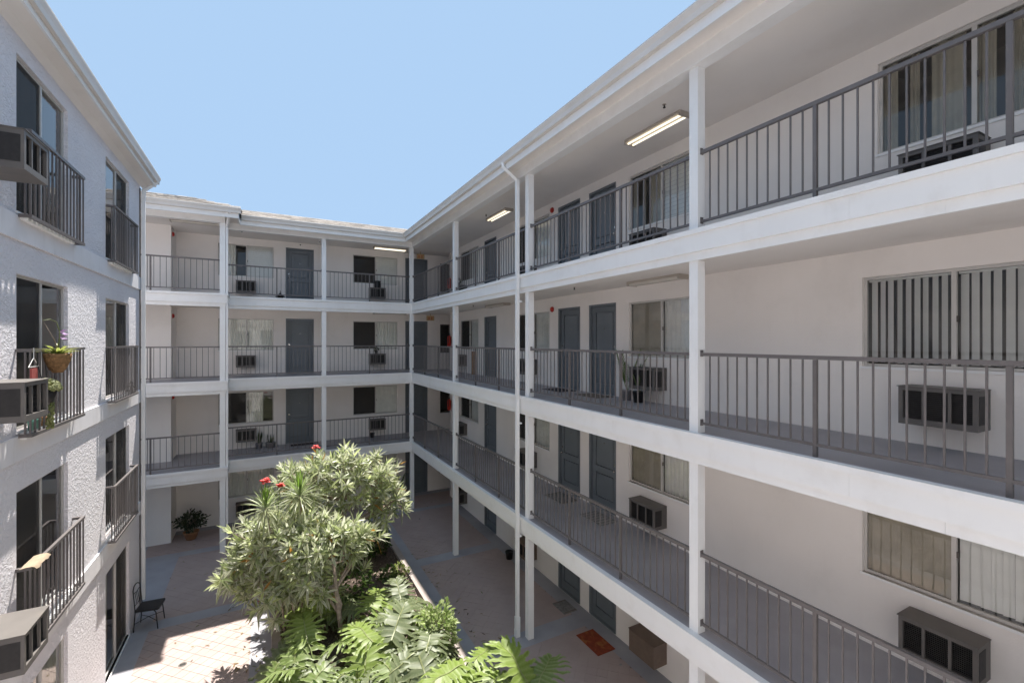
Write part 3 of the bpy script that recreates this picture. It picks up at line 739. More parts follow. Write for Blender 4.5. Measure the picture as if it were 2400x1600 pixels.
part('soffit', MB().prism([(XL, 10.28), (XL+0.09, 10.35), (XL+0.27, 10.40), (XL+0.27, 10.412), (XL, 10.412)], 'y', -3, YLE+0.22), 'wall_stucco', lb)
part('eave_board', MB().box(XL+0.24, XL+0.272, -3, YLE+0.25, 10.36, 10.50), 'white_paint', lb)
part('gutter', MB().prism([(XL+0.274-a*0.75, 10.44+b) for a, b in GUT], 'y', -3, YLE+0.28), 'gutter', lb)
rf = MB(); rf.poly([(XL+0.33, -3, 10.625), (XL+0.33, YLE+0.30, 10.625), (XL-1.4, YLE-1.4, 11.19), (XL-1.4, -3, 11.19)])
rf.poly([(XL+0.33, YLE+0.30, 10.625), (-8, YLE+0.30, 10.625), (-8, YLE-1.4, 11.19), (XL-1.4, YLE-1.4, 11.19)])
rf.poly([(XL-1.4, -3, 11.19), (XL-1.4, YLE-1.4, 11.19), (-12, YLE-1.4, 11.19), (-12, -3, 11.19)])
part('roof', rf, 'shingle', lb); part('roof_deck', MB().box(-12, XL+0.20, -3, YLE+0.2, 10.42, 10.60), 'felt', lb)
mb = MB(); mb.box(XL+0.03, XL+0.10, YLE-0.02, YLE+0.05, 0.3, 10.2); mb.tube([(XL+0.065, YLE+0.015, 10.18), (XL+0.33, YLE+0.10, 10.46)], 0.045, 4)
part('downspout', mb, 'white_paint', lb)
part('conduit', MB().tube([(XL+0.02, YLE-0.09, 0.1), (XL+0.02, YLE-0.09, 10.2)], 0.014, 6), 'dark_frame', lb)

# ================================================================== FRONT WING (behind the viewer, seen only in reflections; flat white face shaped to bounce fill light)
fw = thing('apartment_wing', 'unseen front apartment wing behind the viewpoint, flat white face shaped for bounced sunlight', 'building', (1.2, -1.8, 0))
for i, z in enumerate(FL):
    zt = FL[i+1]-0.01 if i < 3 else 10.6
    ops = [(-4.2, -2.4, z+0.9, z+2.05), (-0.6, 0.4, z+0.3, z+2.09), (1.0, 2.0, z+0.9, z+2.05)]
    wall(fw, T(0, -1.5, 0, R(180)), -4.99, 2.67, z, zt, ops, 'white_paint')
    window(fw, T(3.3, -1.5, z+0.9, R(180)), 1.8, 1.15, 'screen', 'curtain', seed=200+i)
    window(fw, T(0.1, -1.5, z+0.3, R(180)), 1.0, 1.79, 'bare', 'bare', seed=210+i)
    window(fw, T(-1.5, -1.5, z+0.9, R(180)), 1.0, 1.15, 'curtain', 'screen', seed=220+i)
    if i: part('band_course', MB().box(-2.6, 4.95, -1.499, -1.44, z-0.24, z+0.06), 'white_paint', fw)
part('roof', MB().box(-2.6, 4.95, -3.8, -1.25, 10.601, 10.72), 'shingle', fw)

# ================================================================== PLANTER
pl = thing('planter', 'long raised courtyard planter with tan low walls and dark soil', 'planter', (1.78, 10.0, 0))
PX0, PX1, PY0, PY1, PZ = 0.10, 3.44, 5.0, 14.25, 0.45
part('planter_wall', MB().box(PX0, PX0+0.16, PY0, PY1, 0.001, PZ), 'planter_wall', pl)
part('planter_wall', MB().box(PX1-0.16, PX1, PY0, PY1, 0.001, PZ), 'planter_wall', pl)
part('planter_wall', MB().box(PX0+0.161, PX1-0.161, PY1-0.16, PY1-0.001, 0.001, PZ-0.002), 'planter_wall', pl)
part('planter_wall', MB().box(PX0+0.161, PX1-0.161, PY0+0.001, PY0+0.16, 0.001, PZ-0.002), 'planter_wall', pl)
soil = MB(); rnd = random.Random(2); nx, ny = 30, 84
for j in range(ny+1):
    for i in range(nx+1):
        x = PX0+0.15+(PX1-PX0-0.30)*i/nx; y = PY0+0.15+(PY1-PY0-0.30)*j/ny
        soil.v.append((x, y, 0.34+0.03*math.sin(x*2.3+y)+0.02*math.sin(y*3.1-x)+rnd.uniform(-0.012, 0.018)))
for j in range(ny):
    for i in range(nx): a = j*(nx+1)+i; soil.f.append((a, a+1, a+nx+2, a+nx+1))
part('soil', soil, 'earth', pl)
chips = MB()
for k in range(1500):
    x = rnd.uniform(PX0+0.2, PX1-0.2); y = rnd.uniform(6.5, PY1-0.2); a = rnd.uniform(0, 6.28); l = rnd.uniform(0.012, 0.04); w = l*rnd.uniform(0.25, 0.7)
    z = 0.365+0.03*math.sin(x*2.3+y)+0.02*math.sin(y*3.1-x); c, s = math.cos(a), math.sin(a); t = rnd.uniform(-0.012, 0.02)
    chips.quad((x-c*l, y-s*l, z), (x-s*w, y+c*w, z+t*0.5), (x+c*l, y+s*l, z+t), (x+s*w, y-c*w, z+t*0.3))
part('mulch', chips, 'bark', pl, kind='stuff')

# ================================================================== VEGETATION
def lerp(a, b, t): return tuple(a[i]+(b[i]-a[i])*t for i in range(3))
def leaf(mb, base, d, nrm, L, Wd, droop, fold, c_mid, c_edge, nseg=4, peak=0.42):
    """lance leaf: midrib plus two halves; colour runs from midrib to margin"""
    d = d.normalized(); side = d.cross(nrm)
    if side.length < 1e-4: side = d.cross(Vector((0.3, 0.9, 0.2)))
    side.normalize(); n2 = side.cross(d).normalized()
    n0 = len(mb.v)
    for i in range(nseg+1):
        t = i/nseg
        w = Wd*0.5*(math.sin(math.pi*min(1, (t/peak)*0.5)) if t < peak else math.cos(math.pi/2*(t-peak)/(1-peak))**0.8)
        w = max(w, 0.0012)
        p = base+d*(L*t)-Vector((0, 0, 1))*(droop*L*t*t)
        for s_ in (-1, 0, 1):
            q = p+side*(s_*w)+n2*(fold*w*abs(s_))
            mb.v.append(tuple(q)); mb.c.append(c_mid if s_ == 0 else c_edge)
    for i in range(nseg):
        a = n0+i*3
        mb.f.append((a, a+1, a+4, a+3)); mb.f.append((a+1, a+2, a+5, a+4))

def rvec(r):
    while True:
        v = Vector((r.uniform(-1, 1), r.uniform(-1, 1), r.uniform(-1, 1)))
        if 0.05 < v.length < 1: return v.normalized()

def whorl(mb, p, d, r, n, L, Wd, pal, spread=(14, 100)):
    d = d.normalized(); a0 = r.uniform(0, 6.28)
    u = d.cross(Vector((0, 0, 1)));
    if u.length < 1e-3: u = Vector((1, 0, 0))
    u.normalize(); v = d.cross(u)
    for k in range(n):
        f = k/max(1, n-1); th = R(spread[0]+(spread[1]-spread[0])*f+r.uniform(-10, 10)); ph = a0+k*2.4+r.uniform(-0.25, 0.25)
        ld = d*math.cos(th)+(u*math.cos(ph)+v*math.sin(ph))*math.sin(th)
        base = p-d*(0.10*f)
        mid, edge = pal[r.randrange(len(pal))]
        if r.random() < 0.012: mid, edge = (0.34, 0.17, 0.03), (0.40, 0.22, 0.05)
        g = r.uniform(0.8, 1.18); mid = tuple(c*g for c in mid); edge = tuple(c*g for c in edge)
        leaf(mb, base, ld, d, L*r.uniform(0.7, 1.15), Wd*r.uniform(0.8, 1.2), r.uniform(0.02, 0.34)*(0.3+f), r.uniform(0.1, 0.5), mid, edge)

SILVER = [((0.351, 0.393, 0.210), (0.701, 0.701, 0.519)), ((0.407, 0.448, 0.253), (0.760, 0.760, 0.618)), ((0.281, 0.337, 0.154), (0.534, 0.575, 0.365)),
          ((0.463, 0.491, 0.308), (0.760, 0.760, 0.701)), ((0.210, 0.267, 0.113), (0.393, 0.448, 0.238)), ((0.393, 0.463, 0.183), (0.645, 0.701, 0.365))]

def branch_tree(name, label, base, trunk, crowns, ntips, seed, L=0.29, Wd=0.052, nl=16, cat='tree'):
    r = random.Random(seed); o = thing(name, label, cat, tuple(base))
    M = I4
    tb = MB(); cb = MB()
    pts = [Vector(p) for p in trunk]; n = len(pts)
    tb.tube(pts, [0.055-0.022*i/(n-1) for i in range(n)], 9)
    tips = []
    for (c, rad, wgt) in crowns:
        c = Vector(c)
        for k in range(int(ntips*wgt)):
            v = rvec(r)
            if v.z < -0.35 and r.random() < 0.6: v.z = -v.z
            s_ = (1.32 if r.random() < 0.06 else r.uniform(0.40, 1.0)**0.5)*(1+0.12*math.sin(v.x*7+seed)+0.10*math.sin(v.y*9+v.z*6))
            p = c+Vector((v.x*rad[0], v.y*rad[1], v.z*rad[2]))*s_
            d = (Vector((v.x, v.y, v.z*0.6+0.55))).normalized()
            tips.append((p, d))
    # limbs: from trunk points to groups of tips
    forks = []
    for (c, rad, wgt) in crowns:
        c = Vector(c)
        for k in range(max(3, int(7*wgt))):
            v = rvec(r); v.z = abs(v.z)*0.6
            q = c+Vector((v.x*rad[0]*0.5, v.y*rad[1]*0.5, (v.z-0.3)*rad[2]*0.6))
            s0 = min(pts, key=lambda p: (p-q).length+max(0, p.z-q.z+0.3)*2)
            m = (s0+q)/2+Vector((r.uniform(-0.1, 0.1), r.uniform(-0.1, 0.1), r.uniform(-0.12, 0.02)))
            tb.tube([s0, m, q], [0.030, 0.023, 0.014], 7); forks.append(q)
    for p, d in tips:
        q = min(forks, key=lambda f: (f-p).length)
        if (q-p).length < 1.1: tb.tube([q, (q+p)/2+Vector((0, 0, -0.04)), p], [0.010, 0.008, 0.005], 4, False)
        whorl(cb, p, d, r, nl+r.randrange(-3, 4), L, Wd, SILVER)
    part('trunk', tb, 'bark', o, M, True)
    part('crown', cb, 'leaf_silver', o, M, True)
    return o

# tall tree at the far end of the planter
c1 = onY(798, 1175, 12.6)
branch_tree('tree', 'taller silvery-leaved tree at the far end of the planter, red bloom on top', (1.75, 12.6, 0.34),
            [(1.75, 12.6, 0.33), (1.72, 12.6, 1.0), (1.78, 12.55, 1.7), (1.70, 12.6, 2.4), (1.65, 12.6, 3.0)],
            [((0.85, 12.6, 2.80), (0.80, 0.80, 0.55), 0.40), ((1.50, 12.5, 3.15), (0.95, 0.85, 0.50), 0.40), ((2.25, 12.6, 2.85), (0.85, 0.85, 0.62), 0.40), ((2.90, 12.4, 2.15), (0.60, 0.6, 0.52), 0.28), ((1.75, 12.6, 2.35), (0.9, 0.6, 0.4), 0.14)], 135, 11)
branch_tree('tree', 'broad silvery-leaved tree leaning over the planter\'s left wall', (0.56, 10.9, 0.34),
            [(0.56, 10.9, 0.33), (0.53, 10.9, 0.9), (0.50, 10.92, 1.4), (0.42, 10.9, 2.2)],
            [((0.10, 10.9, 2.25), (0.80, 0.7, 0.55), 0.50), ((-0.42, 10.9, 1.75), (0.52, 0.5, 0.50), 0.26), ((0.55, 10.7, 2.30), (0.65, 0.7, 0.55), 0.40), ((0.15, 10.6, 1.45), (0.75, 0.55, 0.42), 0.28)], 140, 23)
branch_tree('tree', 'silvery-leaved tree with thick bare trunk in the planter\'s middle', (1.38, 9.98, 0.34),
            [(1.38, 9.98, 0.33), (1.33, 10.02, 0.9), (1.28, 10.08, 1.4), (1.24, 10.15, 1.9)],
            [((1.22, 10.4, 2.15), (0.62, 0.6, 0.5), 0.60), ((0.70, 10.3, 1.75), (0.5, 0.5, 0.5), 0.34), ((1.72, 10.7, 2.05), (0.45, 0.5, 0.38), 0.30), ((1.05, 10.3, 1.45), (0.6, 0.5, 0.32), 0.18)], 105, 31)

def flower_cluster(parent, c, r_, seed, name='flower', rad=0.10):
    r = random.Random(seed); mb = MB()
    for k in range(26):
        v = rvec(r); v.z = abs(v.z)
        p = Vector(c)+v*rad*r.uniform(0.4, 1.0)
        for q in range(5):
            a = q*1.2566+r.random(); d = Vector((math.cos(a), math.sin(a), 0.5)); leaf(mb, p, d, Vector((0, 0, 1)), 0.045, 0.03, 0.1, 0.2, (0.75, 0.05, 0.04), (0.80, 0.10, 0.05), 2)
    return part(name, mb, 'flower_red', parent)

def spiky(label, base, top, seed, rad=0.55, upright=True, bloom=True, lean=None):
    r = random.Random(seed); o = thing('spiky_plant', label, 'plant', tuple(base), group=None)
    base, top = Vector(base), Vector(top); m = (base+top)/2+Vector(lean or (0.08, 0.05, 0))
    part('stem', MB().tube([base, m, top-Vector((0, 0, 0.05)), top], [0.022, 0.018, 0.015, 0.012], 7), 'bark', o, None, True)
    mb = MB()
    for k in range(78):
        a = k*2.39996; f = k/77.0; el = R(72-112*f+r.uniform(-8, 8))
        d = Vector((math.cos(a)*math.cos(el), math.sin(a)*math.cos(el), math.sin(el)))
        c = lerp((0.17, 0.24, 0.065), (0.36, 0.38, 0.24), min(1, f*1.5)); g = r.uniform(0.85, 1.15); c = tuple(x*g for x in c)
        leaf(mb, top-Vector((0, 0, 0.10*f)), d, Vector((0, 0, 1)), rad*r.uniform(0.75, 1.1), 0.030, 0.12+0.30*f, 0.45, c, tuple(min(1, x*1.45) for x in c), 5, 0.3)
    if upright:
        for k in range(12):
            a = k*2.4; d = Vector((math.cos(a)*0.16, math.sin(a)*0.16, 1)); c = (0.17, 0.30, 0.035)
            leaf(mb, top, d, Vector((math.cos(a), math.sin(a), 0)), rad*0.85*r.uniform(0.7, 1.05), 0.034, 0.0, 0.4, c, (0.22, 0.36, 0.06), 4, 0.3)
    part('leaf_rosette', mb, 'leaf_silver', o, None, True)
    if bloom:
        h = top+Vector((0, 0, rad*0.85)); part('flower_stalk', MB().tube([top, h], [0.012, 0.008], 6), 'green_stem', o)
        flower_cluster(o, tuple(h), 0.1, seed, 'flower_head')
    return o
p = onY(622, 1187, 10.45); spiky('spiky rosette plant with red flower head, left of the other rosette', (0.35, 10.6, 0.34), p, 41, 0.56, True, True)
p = onY(702, 1158, 10.9); spiky('spiky rosette plant with tall bright green centre leaves and no bloom', (0.7, 11.2, 0.34), p, 42, 0.70, True, False)
p = onY(925, 930, 0) if False else None
fl = thing('red_flower', 'single red bloom standing above the tall tree\'s crown', 'flower', tuple(onY(741, 1062, 12.4)))
q = onY(741, 1050, 12.4); part('flower_stalk', MB().tube([q-Vector((0.02, 0, 0.55)), q], [0.012, 0.007], 6), 'green_stem', fl); flower_cluster(fl, tuple(q), 0.1, 5, 'flower_head', 0.085)
fl = thing('red_flower', 'drooping red bloom between the two spiky rosettes', 'flower', tuple(onY(657, 1150, 10.7)))
q = onY(657, 1140, 10.7); part('flower_stalk', MB().tube([q-Vector((0.05, 0, 0.6)), q-Vector((0.02, 0, 0.2)), q], [0.012, 0.010, 0.007], 6), 'green_stem', fl); flower_cluster(fl, tuple(q), 0.1, 6, 'flower_head', 0.075)

# ---- split-leaf philodendrons: each big leaf is an object
def split_leaf(seed, L=0.62, pal=0):
    r = random.Random(seed); mb = MB(); n = 9
    greens = [((0.19, 0.27, 0.07), (0.31, 0.38, 0.16)), ((0.23, 0.32, 0.06), (0.33, 0.42, 0.13)), ((0.16, 0.20, 0.095), (0.25, 0.285, 0.155))][pal]
    def surf(x, y):                     # arching blade: drops to the tip and to the sides
        return -0.45*abs(x)**1.5-0.33*(y/L)**2*L+0.018*math.sin(x*24+y*17+seed)+0.05*abs(x)
    W_ = L*0.52
    mid = []
    for i in range(13):
        y = -0.08*L+1.05*L*i/12; mid.append((y, surf(0, y)))
    for sgn in (-1, 1):
        for k in range(n):
            s_ = (k+0.5)/n; y0 = -0.05*L+0.95*L*s_; ang = R(128-100*s_+r.uniform(-5, 5)); ll = W_*(0.50+0.62*math.sin(math.pi*min(1, 0.20+0.72*s_)))*r.uniform(0.88, 1.1)
            if k == n-1: ll *= 0.8
            dx, dy = math.sin(ang)*sgn, math.cos(ang); px_, py_ = -dy, dx
            hw = 0.95*L/n*0.66
            prof = [(0.0, 1.0), (0.44, 1.05), (0.55, 0.60), (0.70, 0.76), (0.80, 0.50), (0.91, 0.56), (1.0, 0.10)]
            n0 = len(mb.v); wv = r.uniform(-0.02, 0.03)
            for t, w in prof:
                cx, cy = dx*ll*t, y0+dy*ll*t+0.05*ll*t*t
                # near the rib the lobe follows the rib direction, further out its own normal
                kx, ky = (px_*hw*w, py_*hw*w)
                if t < 0.2: kx, ky = (0, hw*w*(1 if px_*0+py_ >= 0 else -1))
                for e in (-1, 0, 1):
                    x, y = cx+kx*e, cy+ky*e
                    z = surf(x, y)+(0.020*abs(e)*t)+wv*math.sin(t*4)
                    mb.v.append((x, y, z)); mb.c.append(greens[0] if e == 0 and t < 0.9 else greens[1])
            for i in range(len(prof)-1):
                a = n0+i*3; mb.f.append((a, a+1, a+4, a+3)); mb.f.append((a+1, a+2, a+5, a+4))
    n0 = len(mb.v)
    for y, z in mid:
        w = 0.010*(1-0.7*(y/L))
        for e in (-1, 1): mb.v.append((e*w, y, z+0.008)); mb.c.append((0.33, 0.36, 0.16))
    for i in range(12): a = n0+2*i; mb.f.append((a, a+1, a+3, a+2))
    return mb.mesh('leaf', 'leaf_glossy', True)
LEAVES = [[split_leaf(100+k*7+p_, 0.62, p_) for k in range(4)] for p_ in range(3)]

def philodendron(label, base, leaves, seed):
    """leaves: (px, py, height, heading deg, pitch deg, scale, palette) where px,py is the leaf's stalk joint in the photo"""
    r = random.Random(seed); o = thing('philodendron', label, 'plant', tuple(base))
    part('stem', MB().tube([(base[0], base[1], 0.33), (base[0]+0.03, base[1], 0.45), (base[0]+0.02, base[1]+0.03, 0.58)], [0.055, 0.05, 0.03], 8), 'bark', o, None, True)
    b0 = Vector((base[0]+0.02, base[1]+0.02, 0.52))
    extra = [(base[0]+r.uniform(-0.35, 0.35), base[1]+r.uniform(-0.35, 0.35), r.uniform(0.62, 0.85), r.uniform(0, 360), r.uniform(-12, 30), r.uniform(0.65, 0.85), r.choice((0, 1, 2, 2))) for k in range(4)]
    for (px, py, z, head, pitch, sc, pal) in leaves+extra:
        p = onZ(px, py, z) if px > 100 else Vector((px, py, z))
        m = b0.lerp(p, 0.55)+Vector((0, 0, 0.10+0.10*(p-b0).length))
        st = part('leaf_stalk', MB().tube([b0, b0.lerp(m, 0.6)+Vector((0, 0, 0.05)), m, p], [0.014, 0.012, 0.010, 0.008], 6), 'green_stem', o, None, True)
        Mx = Matrix.Translation(p) @ Matrix.Rotation(R(head-90), 4, 'Z') @ Matrix.Rotation(R(pitch), 4, 'X') @ Matrix.Rotation(R(r.uniform(-14, 14)), 4, 'Y') @ Matrix.Scale(sc*1.16, 4)
        part('leaf', LEAVES[pal][r.randrange(4)], None, o, Mx)
    return o
# heading: 0 = +x (right), 90 = +y (away), 180 = left, 270 = towards the viewer
philodendron('philodendron at the left planter wall, one long frond hanging over the pavers', (0.75, 8.75, 0.34), [
    (672, 1520, 0.85, 205, -25, 1.15, 2), (700, 1508, 0.95, 250, -18, 1.10, 0), (720, 1500, 1.00, 95, 30, 0.95, 1), (745, 1560, 0.80, 290, -15, 0.95, 2), (650, 1560, 0.8, 235, -30, 0.8, 0)], 1)
philodendron('philodendron with an upright bright green frond between the two tree trunks', (0.95, 10.3, 0.34), [
    (748, 1432, 0.85, 70, 48, 1.0, 1), (735, 1425, 0.80, 170, 5, 0.85, 1), (715, 1440, 0.75, 215, -10, 0.75, 0), (770, 1440, 0.8, 20, 15, 0.7, 0)], 2)
philodendron('philodendron with drooping fronds at the front centre of the planter', (1.55, 8.35, 0.34), [
    (858, 1520, 0.95, 255, -28, 1.10, 1), (870, 1500, 1.0, 110, 20, 0.95, 1), (905, 1560, 0.85, 300, -15, 0.9, 0), (838, 1490, 0.95, 165, 0, 0.85, 0), (800, 1585, 0.75, 200, -10, 0.9, 2)], 3)
philodendron('philodendron with broad fronds beside the bare soil in the planter\'s middle', (2.05, 9.75, 0.34), [
    (868, 1425, 0.95, 60, 20, 0.95, 1), (838, 1428, 0.9, 150, 5, 0.80, 2), (905, 1420, 0.9, 20, 10, 0.85, 1), (880, 1450, 0.85, 300, -15, 0.8, 0)], 4)
philodendron('philodendron with fan-like pale fronds near the planter\'s right wall', (2.55, 9.15, 0.34), [
    (940, 1405, 0.95, 90, 35, 0.85, 2), (955, 1425, 0.95, 30, 5, 0.8, 2), (920, 1492, 0.95, 55, 30, 1.15, 2), (980, 1440, 0.9, 345, -8, 0.75, 1), (930, 1440, 0.9, 200, -10, 0.75, 0)], 5)
philodendron('philodendron with a large grey-green frond facing the viewer', (2.35, 8.05, 0.34), [
    (985, 1545, 0.95, 275, -22, 1.15, 2), (965, 1535, 0.95, 190, -12, 1.0, 2), (1000, 1520, 1.0, 60, 18, 0.95, 2), (1030, 1560, 0.85, 330, -12, 0.8, 0)], 6)
philodendron('philodendron at the right wall with frond reaching over the walkway', (3.05, 7.55, 0.34), [
    (1080, 1560, 1.0, 190, 10, 1.0, 1), (1115, 1545, 1.05, 25, 14, 0.85, 1), (1085, 1590, 0.9, 250, -10, 0.95, 1), (1140, 1585, 0.95, 345, 0, 0.7, 0)], 7)
philodendron('philodendron cut off by the lower frame edge, fronds fanning upward', (3.15, 6.85, 0.34), [
    (1235, 1600, 1.25, 100, 42, 1.0, 1), (1262, 1605, 1.25, 40, 20, 0.9, 0), (1215, 1620, 1.2, 150, 15, 0.9, 2), (1185, 1625, 1.1, 110, 30, 0.7, 1)], 8)

def bush(name, label, cat, base, c, rad, n, L, Wd, pal, seed, mt='leaf_silver', stem=True, parent=None, trail=0.0, shell=0.55):
    r = random.Random(seed); o = parent or thing(name, label, cat, tuple(base)); mb = MB(); c = Vector(c); sm = MB()
    for k in range(n):
        v = rvec(r); s_ = (shell+(1-shell)*r.random())*(1+0.15*math.sin(v.x*6+seed)+0.12*math.sin(v.z*8+v.y*5)); p = c+Vector((v.x*rad[0], v.y*rad[1], v.z*rad[2]))*s_
        d = (v+rvec(r)*0.7+Vector((0, 0, 0.25-trail))).normalized(); m_, e_ = pal[r.randrange(len(pal))]; g_ = r.uniform(0.75, 1.2)
        leaf(mb, p, d, rvec(r), L*r.uniform(0.6, 1.2), Wd*r.uniform(0.7, 1.2), r.uniform(0, 0.4), r.uniform(0.05, 0.4), tuple(x*g_ for x in m_), tuple(x*g_ for x in e_), 3)
        if stem and k % 12 == 0: sm.tube([tuple(base), ((Vector(base)+p)/2+Vector((0, 0, 0.05))), p], [0.010, 0.007, 0.003], 4, False)
    if stem: part('stems', sm, 'bark', o, None, kind='stuff')
    part('foliage', mb, mt, o, None, True)
    return o
VARI = [((0.230, 0.338, 0.081), (0.540, 0.581, 0.351)), ((0.270, 0.392, 0.081), (0.621, 0.648, 0.405)), ((0.189, 0.297, 0.068), (0.365, 0.446, 0.162))]
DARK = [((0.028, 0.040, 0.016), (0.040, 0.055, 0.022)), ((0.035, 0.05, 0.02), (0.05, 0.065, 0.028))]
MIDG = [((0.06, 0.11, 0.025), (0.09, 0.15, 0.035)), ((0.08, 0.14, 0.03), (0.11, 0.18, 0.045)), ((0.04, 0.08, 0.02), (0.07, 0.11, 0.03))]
YELG = [((0.22, 0.29, 0.07), (0.38, 0.42, 0.16)), ((0.17, 0.24, 0.05), (0.28, 0.33, 0.10))]
q = onZ(1025, 1462, 0.95); bush('variegated_shrub', 'cream and green variegated shrub spilling against the planter\'s right wall', 'shrub', (q.x-0.02, q.y, 0.34), (q.x, q.y, 0.86), (0.38, 0.38, 0.46), 900, 0.13, 0.06, VARI, 61)
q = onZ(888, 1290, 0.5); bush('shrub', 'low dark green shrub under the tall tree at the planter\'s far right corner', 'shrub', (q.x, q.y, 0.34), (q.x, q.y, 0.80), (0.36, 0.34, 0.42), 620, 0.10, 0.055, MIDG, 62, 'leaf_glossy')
q = onZ(912, 1345, 0.45); bush('ground_plant', 'small leafy green plant behind the philodendrons beside bare soil', 'plant', (q.x, q.y, 0.34), (q.x, q.y, 0.48), (0.22, 0.22, 0.14), 150, 0.11, 0.065, MIDG, 63, 'leaf_glossy')
q = onZ(938, 1335, 0.5); bush('ground_plant', 'small yellow-green plant close to the planter\'s right wall', 'plant', (q.x, q.y, 0.34), (q.x, q.y, 0.50), (0.20, 0.2, 0.15), 150, 0.10, 0.05, YELG, 64)
q = onZ(655, 1395, 0.6); bush('shrub', 'pale leafy shrub growing below the broad tree at the left wall', 'shrub', (0.42, 11.6, 0.34), (0.40, 11.6, 0.85), (0.34, 0.5, 0.45), 420, 0.15, 0.045, SILVER, 65)
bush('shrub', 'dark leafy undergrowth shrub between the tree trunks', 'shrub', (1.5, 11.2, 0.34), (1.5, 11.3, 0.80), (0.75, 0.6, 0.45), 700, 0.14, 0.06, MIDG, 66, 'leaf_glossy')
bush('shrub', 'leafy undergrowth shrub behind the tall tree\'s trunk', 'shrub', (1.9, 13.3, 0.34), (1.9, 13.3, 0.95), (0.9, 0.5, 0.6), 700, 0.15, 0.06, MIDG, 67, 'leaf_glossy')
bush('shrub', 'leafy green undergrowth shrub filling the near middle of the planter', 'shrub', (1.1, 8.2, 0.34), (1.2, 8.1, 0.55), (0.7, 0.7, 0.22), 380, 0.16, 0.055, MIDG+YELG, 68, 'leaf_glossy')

# ================================================================== AIR CONDITIONERS
where = ['nearest the viewer', 'second nearest the viewer', 'behind the downspout column', 'nearest the inner corner']
for i, z in enumerate(FL):
    for k, yc in enumerate((2.22, 6.72, 11.55, 16.72)):
        if i == 0 and k == 0: continue
        air_conditioner(f'{["brown", "dark grey", "dark grey", "dark grey"][i]} wall air conditioner on the right wing\'s {FN[i]} floor, {where[k]}', T(W, yc, z+0.27, RW), m='casing_brown' if (i == 0 and k in (1, 2)) else 'casing', blank=(i == 0 and k == 1))
    for k, xc in enumerate((-0.64, 4.01)):
        if i == 0 and k == 1: continue
        air_conditioner(f'dark wall air conditioner on the back wing\'s {FN[i]} floor, {["left of the door", "right of the middle column"][k]}', T(xc, YW, z+0.29), w=0.62, h=0.42, m='casing_brown' if i == 0 else 'casing')
    if i: air_conditioner(f'boxy grey air conditioner jutting from the left building\'s {FN[i]} floor', T(XL, 7.02, z+0.36, LW), w=0.60, h=0.42, d=0.42)

# ================================================================== CEILING LIGHTS
def ceiling_light(label, M, L=1.30, lit=False):
    o = link('ceiling_light', None, None, M); tag(o, label, 'ceiling light', 'walkway ceiling lights')
    mb = MB(); mb.box(-0.125, 0.125, -L/2, L/2, -0.045, -0.001); mb.box(-0.125, 0.125, -L/2, -L/2+0.03, -0.085, -0.046); mb.box(-0.125, 0.125, L/2-0.03, L/2, -0.085, -0.046)
    part('housing', mb, 'fixture_shell', o, M)
    if lit:
        for s_ in (-1, 1): part('tube_lamp', MB().tube([(s_*0.06, -L/2+0.031, -0.068), (s_*0.06, L/2-0.031, -0.068)], 0.019, 10), 'lit_tube', o, M, True)
    else:
        part('lens', MB().prism([(-0.10, -0.046), (-0.075, -0.082), (0.075, -0.082), (0.10, -0.046)], 'y', -L/2+0.031, L/2-0.031), 'fixture_lens', o, M)
    return o
ceiling_light('lit twin-tube ceiling light on the top floor nearest the viewer', T(6.04, 5.89, 10.30), lit=True)
ceiling_light('lit twin-tube ceiling light on the right wing\'s top floor beyond the downspout column', T(6.05, 12.05, 10.30), lit=True)
ceiling_light('lit tube ceiling light on the back wing\'s top floor above the right window', T(4.40, 18.55, 10.301, R(90)), lit=True)
ceiling_light('unlit ceiling light on the back wing\'s top floor at far left', T(-1.95, 17.35, 10.301, R(90)))
for i in (1, 2):
    zc = FL[i+1]-0.29
    ceiling_light(f'unlit ceiling light above the right wing\'s {FN[i]} floor near the first column', T(6.42, 6.25, zc))
    ceiling_light(f'unlit ceiling light above the right wing\'s {FN[i]} floor beyond the downspout column', T(6.42, 12.9, zc))
    ceiling_light(f'unlit ceiling light above the back wing\'s {FN[i]} floor right of its middle column', T(4.4, 18.6, zc, R(90)))
    ceiling_light(f'unlit ceiling light above the back wing\'s {FN[i]} floor at far left', T(-1.95, 17.35, zc, R(90)))

# ================================================================== ALARMS, EXIT SIGNS, SPRINKLERS, CAMERAS, EXTINGUISHERS
def fire_alarm(label, M):
    o = link('fire_alarm', None, None, M); tag(o, label, 'fire alarm', 'round red fire alarms')
    part('back_plate', MB().tube([(0, -0.001, 0), (0, -0.02, 0)], 0.075, 18), 'red_plastic', o, M)
    part('bell', MB().tube([(0, -0.0205, 0), (0, -0.045, 0), (0, -0.06, 0)], [0.068, 0.06, 0.02], 18), 'red_plastic', o, M, True)
for i in (2, 3): fire_alarm(f'round red fire alarm on the right wing\'s {FN[i]} floor beside a dark door', T(W, 10.40, FL[i]+2.09, RW))
for i in (1, 2, 3): fire_alarm(f'red fire alarm in the back wing\'s far left recess, {FN[i]} floor', T(-2.72, 18.55, FL[i]+2.06, LW))
def exit_sign(label, M):
    o = link('exit_sign', None, None, M); tag(o, label, 'sign', 'tan box signs by the corner')
    part('housing', MB().box(-0.16, 0.16, -0.03, 0.03, -0.20, -0.0), 'sign_tan', o, M)
    for x in (-0.07, 0.05): part('face_panel', MB().box(x-0.035, x+0.035, -0.034, -0.0305, -0.17, -0.05), 'sign_orange', o, M)
    part('arm', MB().box(-0.01, 0.01, -0.01, 0.01, 0.0005, 0.10), 'sign_tan', o, M)
exit_sign('small tan box sign hanging over the corner door, top floor', T(5.72, 18.75, 10.20))
exit_sign('small tan box sign hanging near the corner door, third floor', T(6.15, 18.75, 7.62))
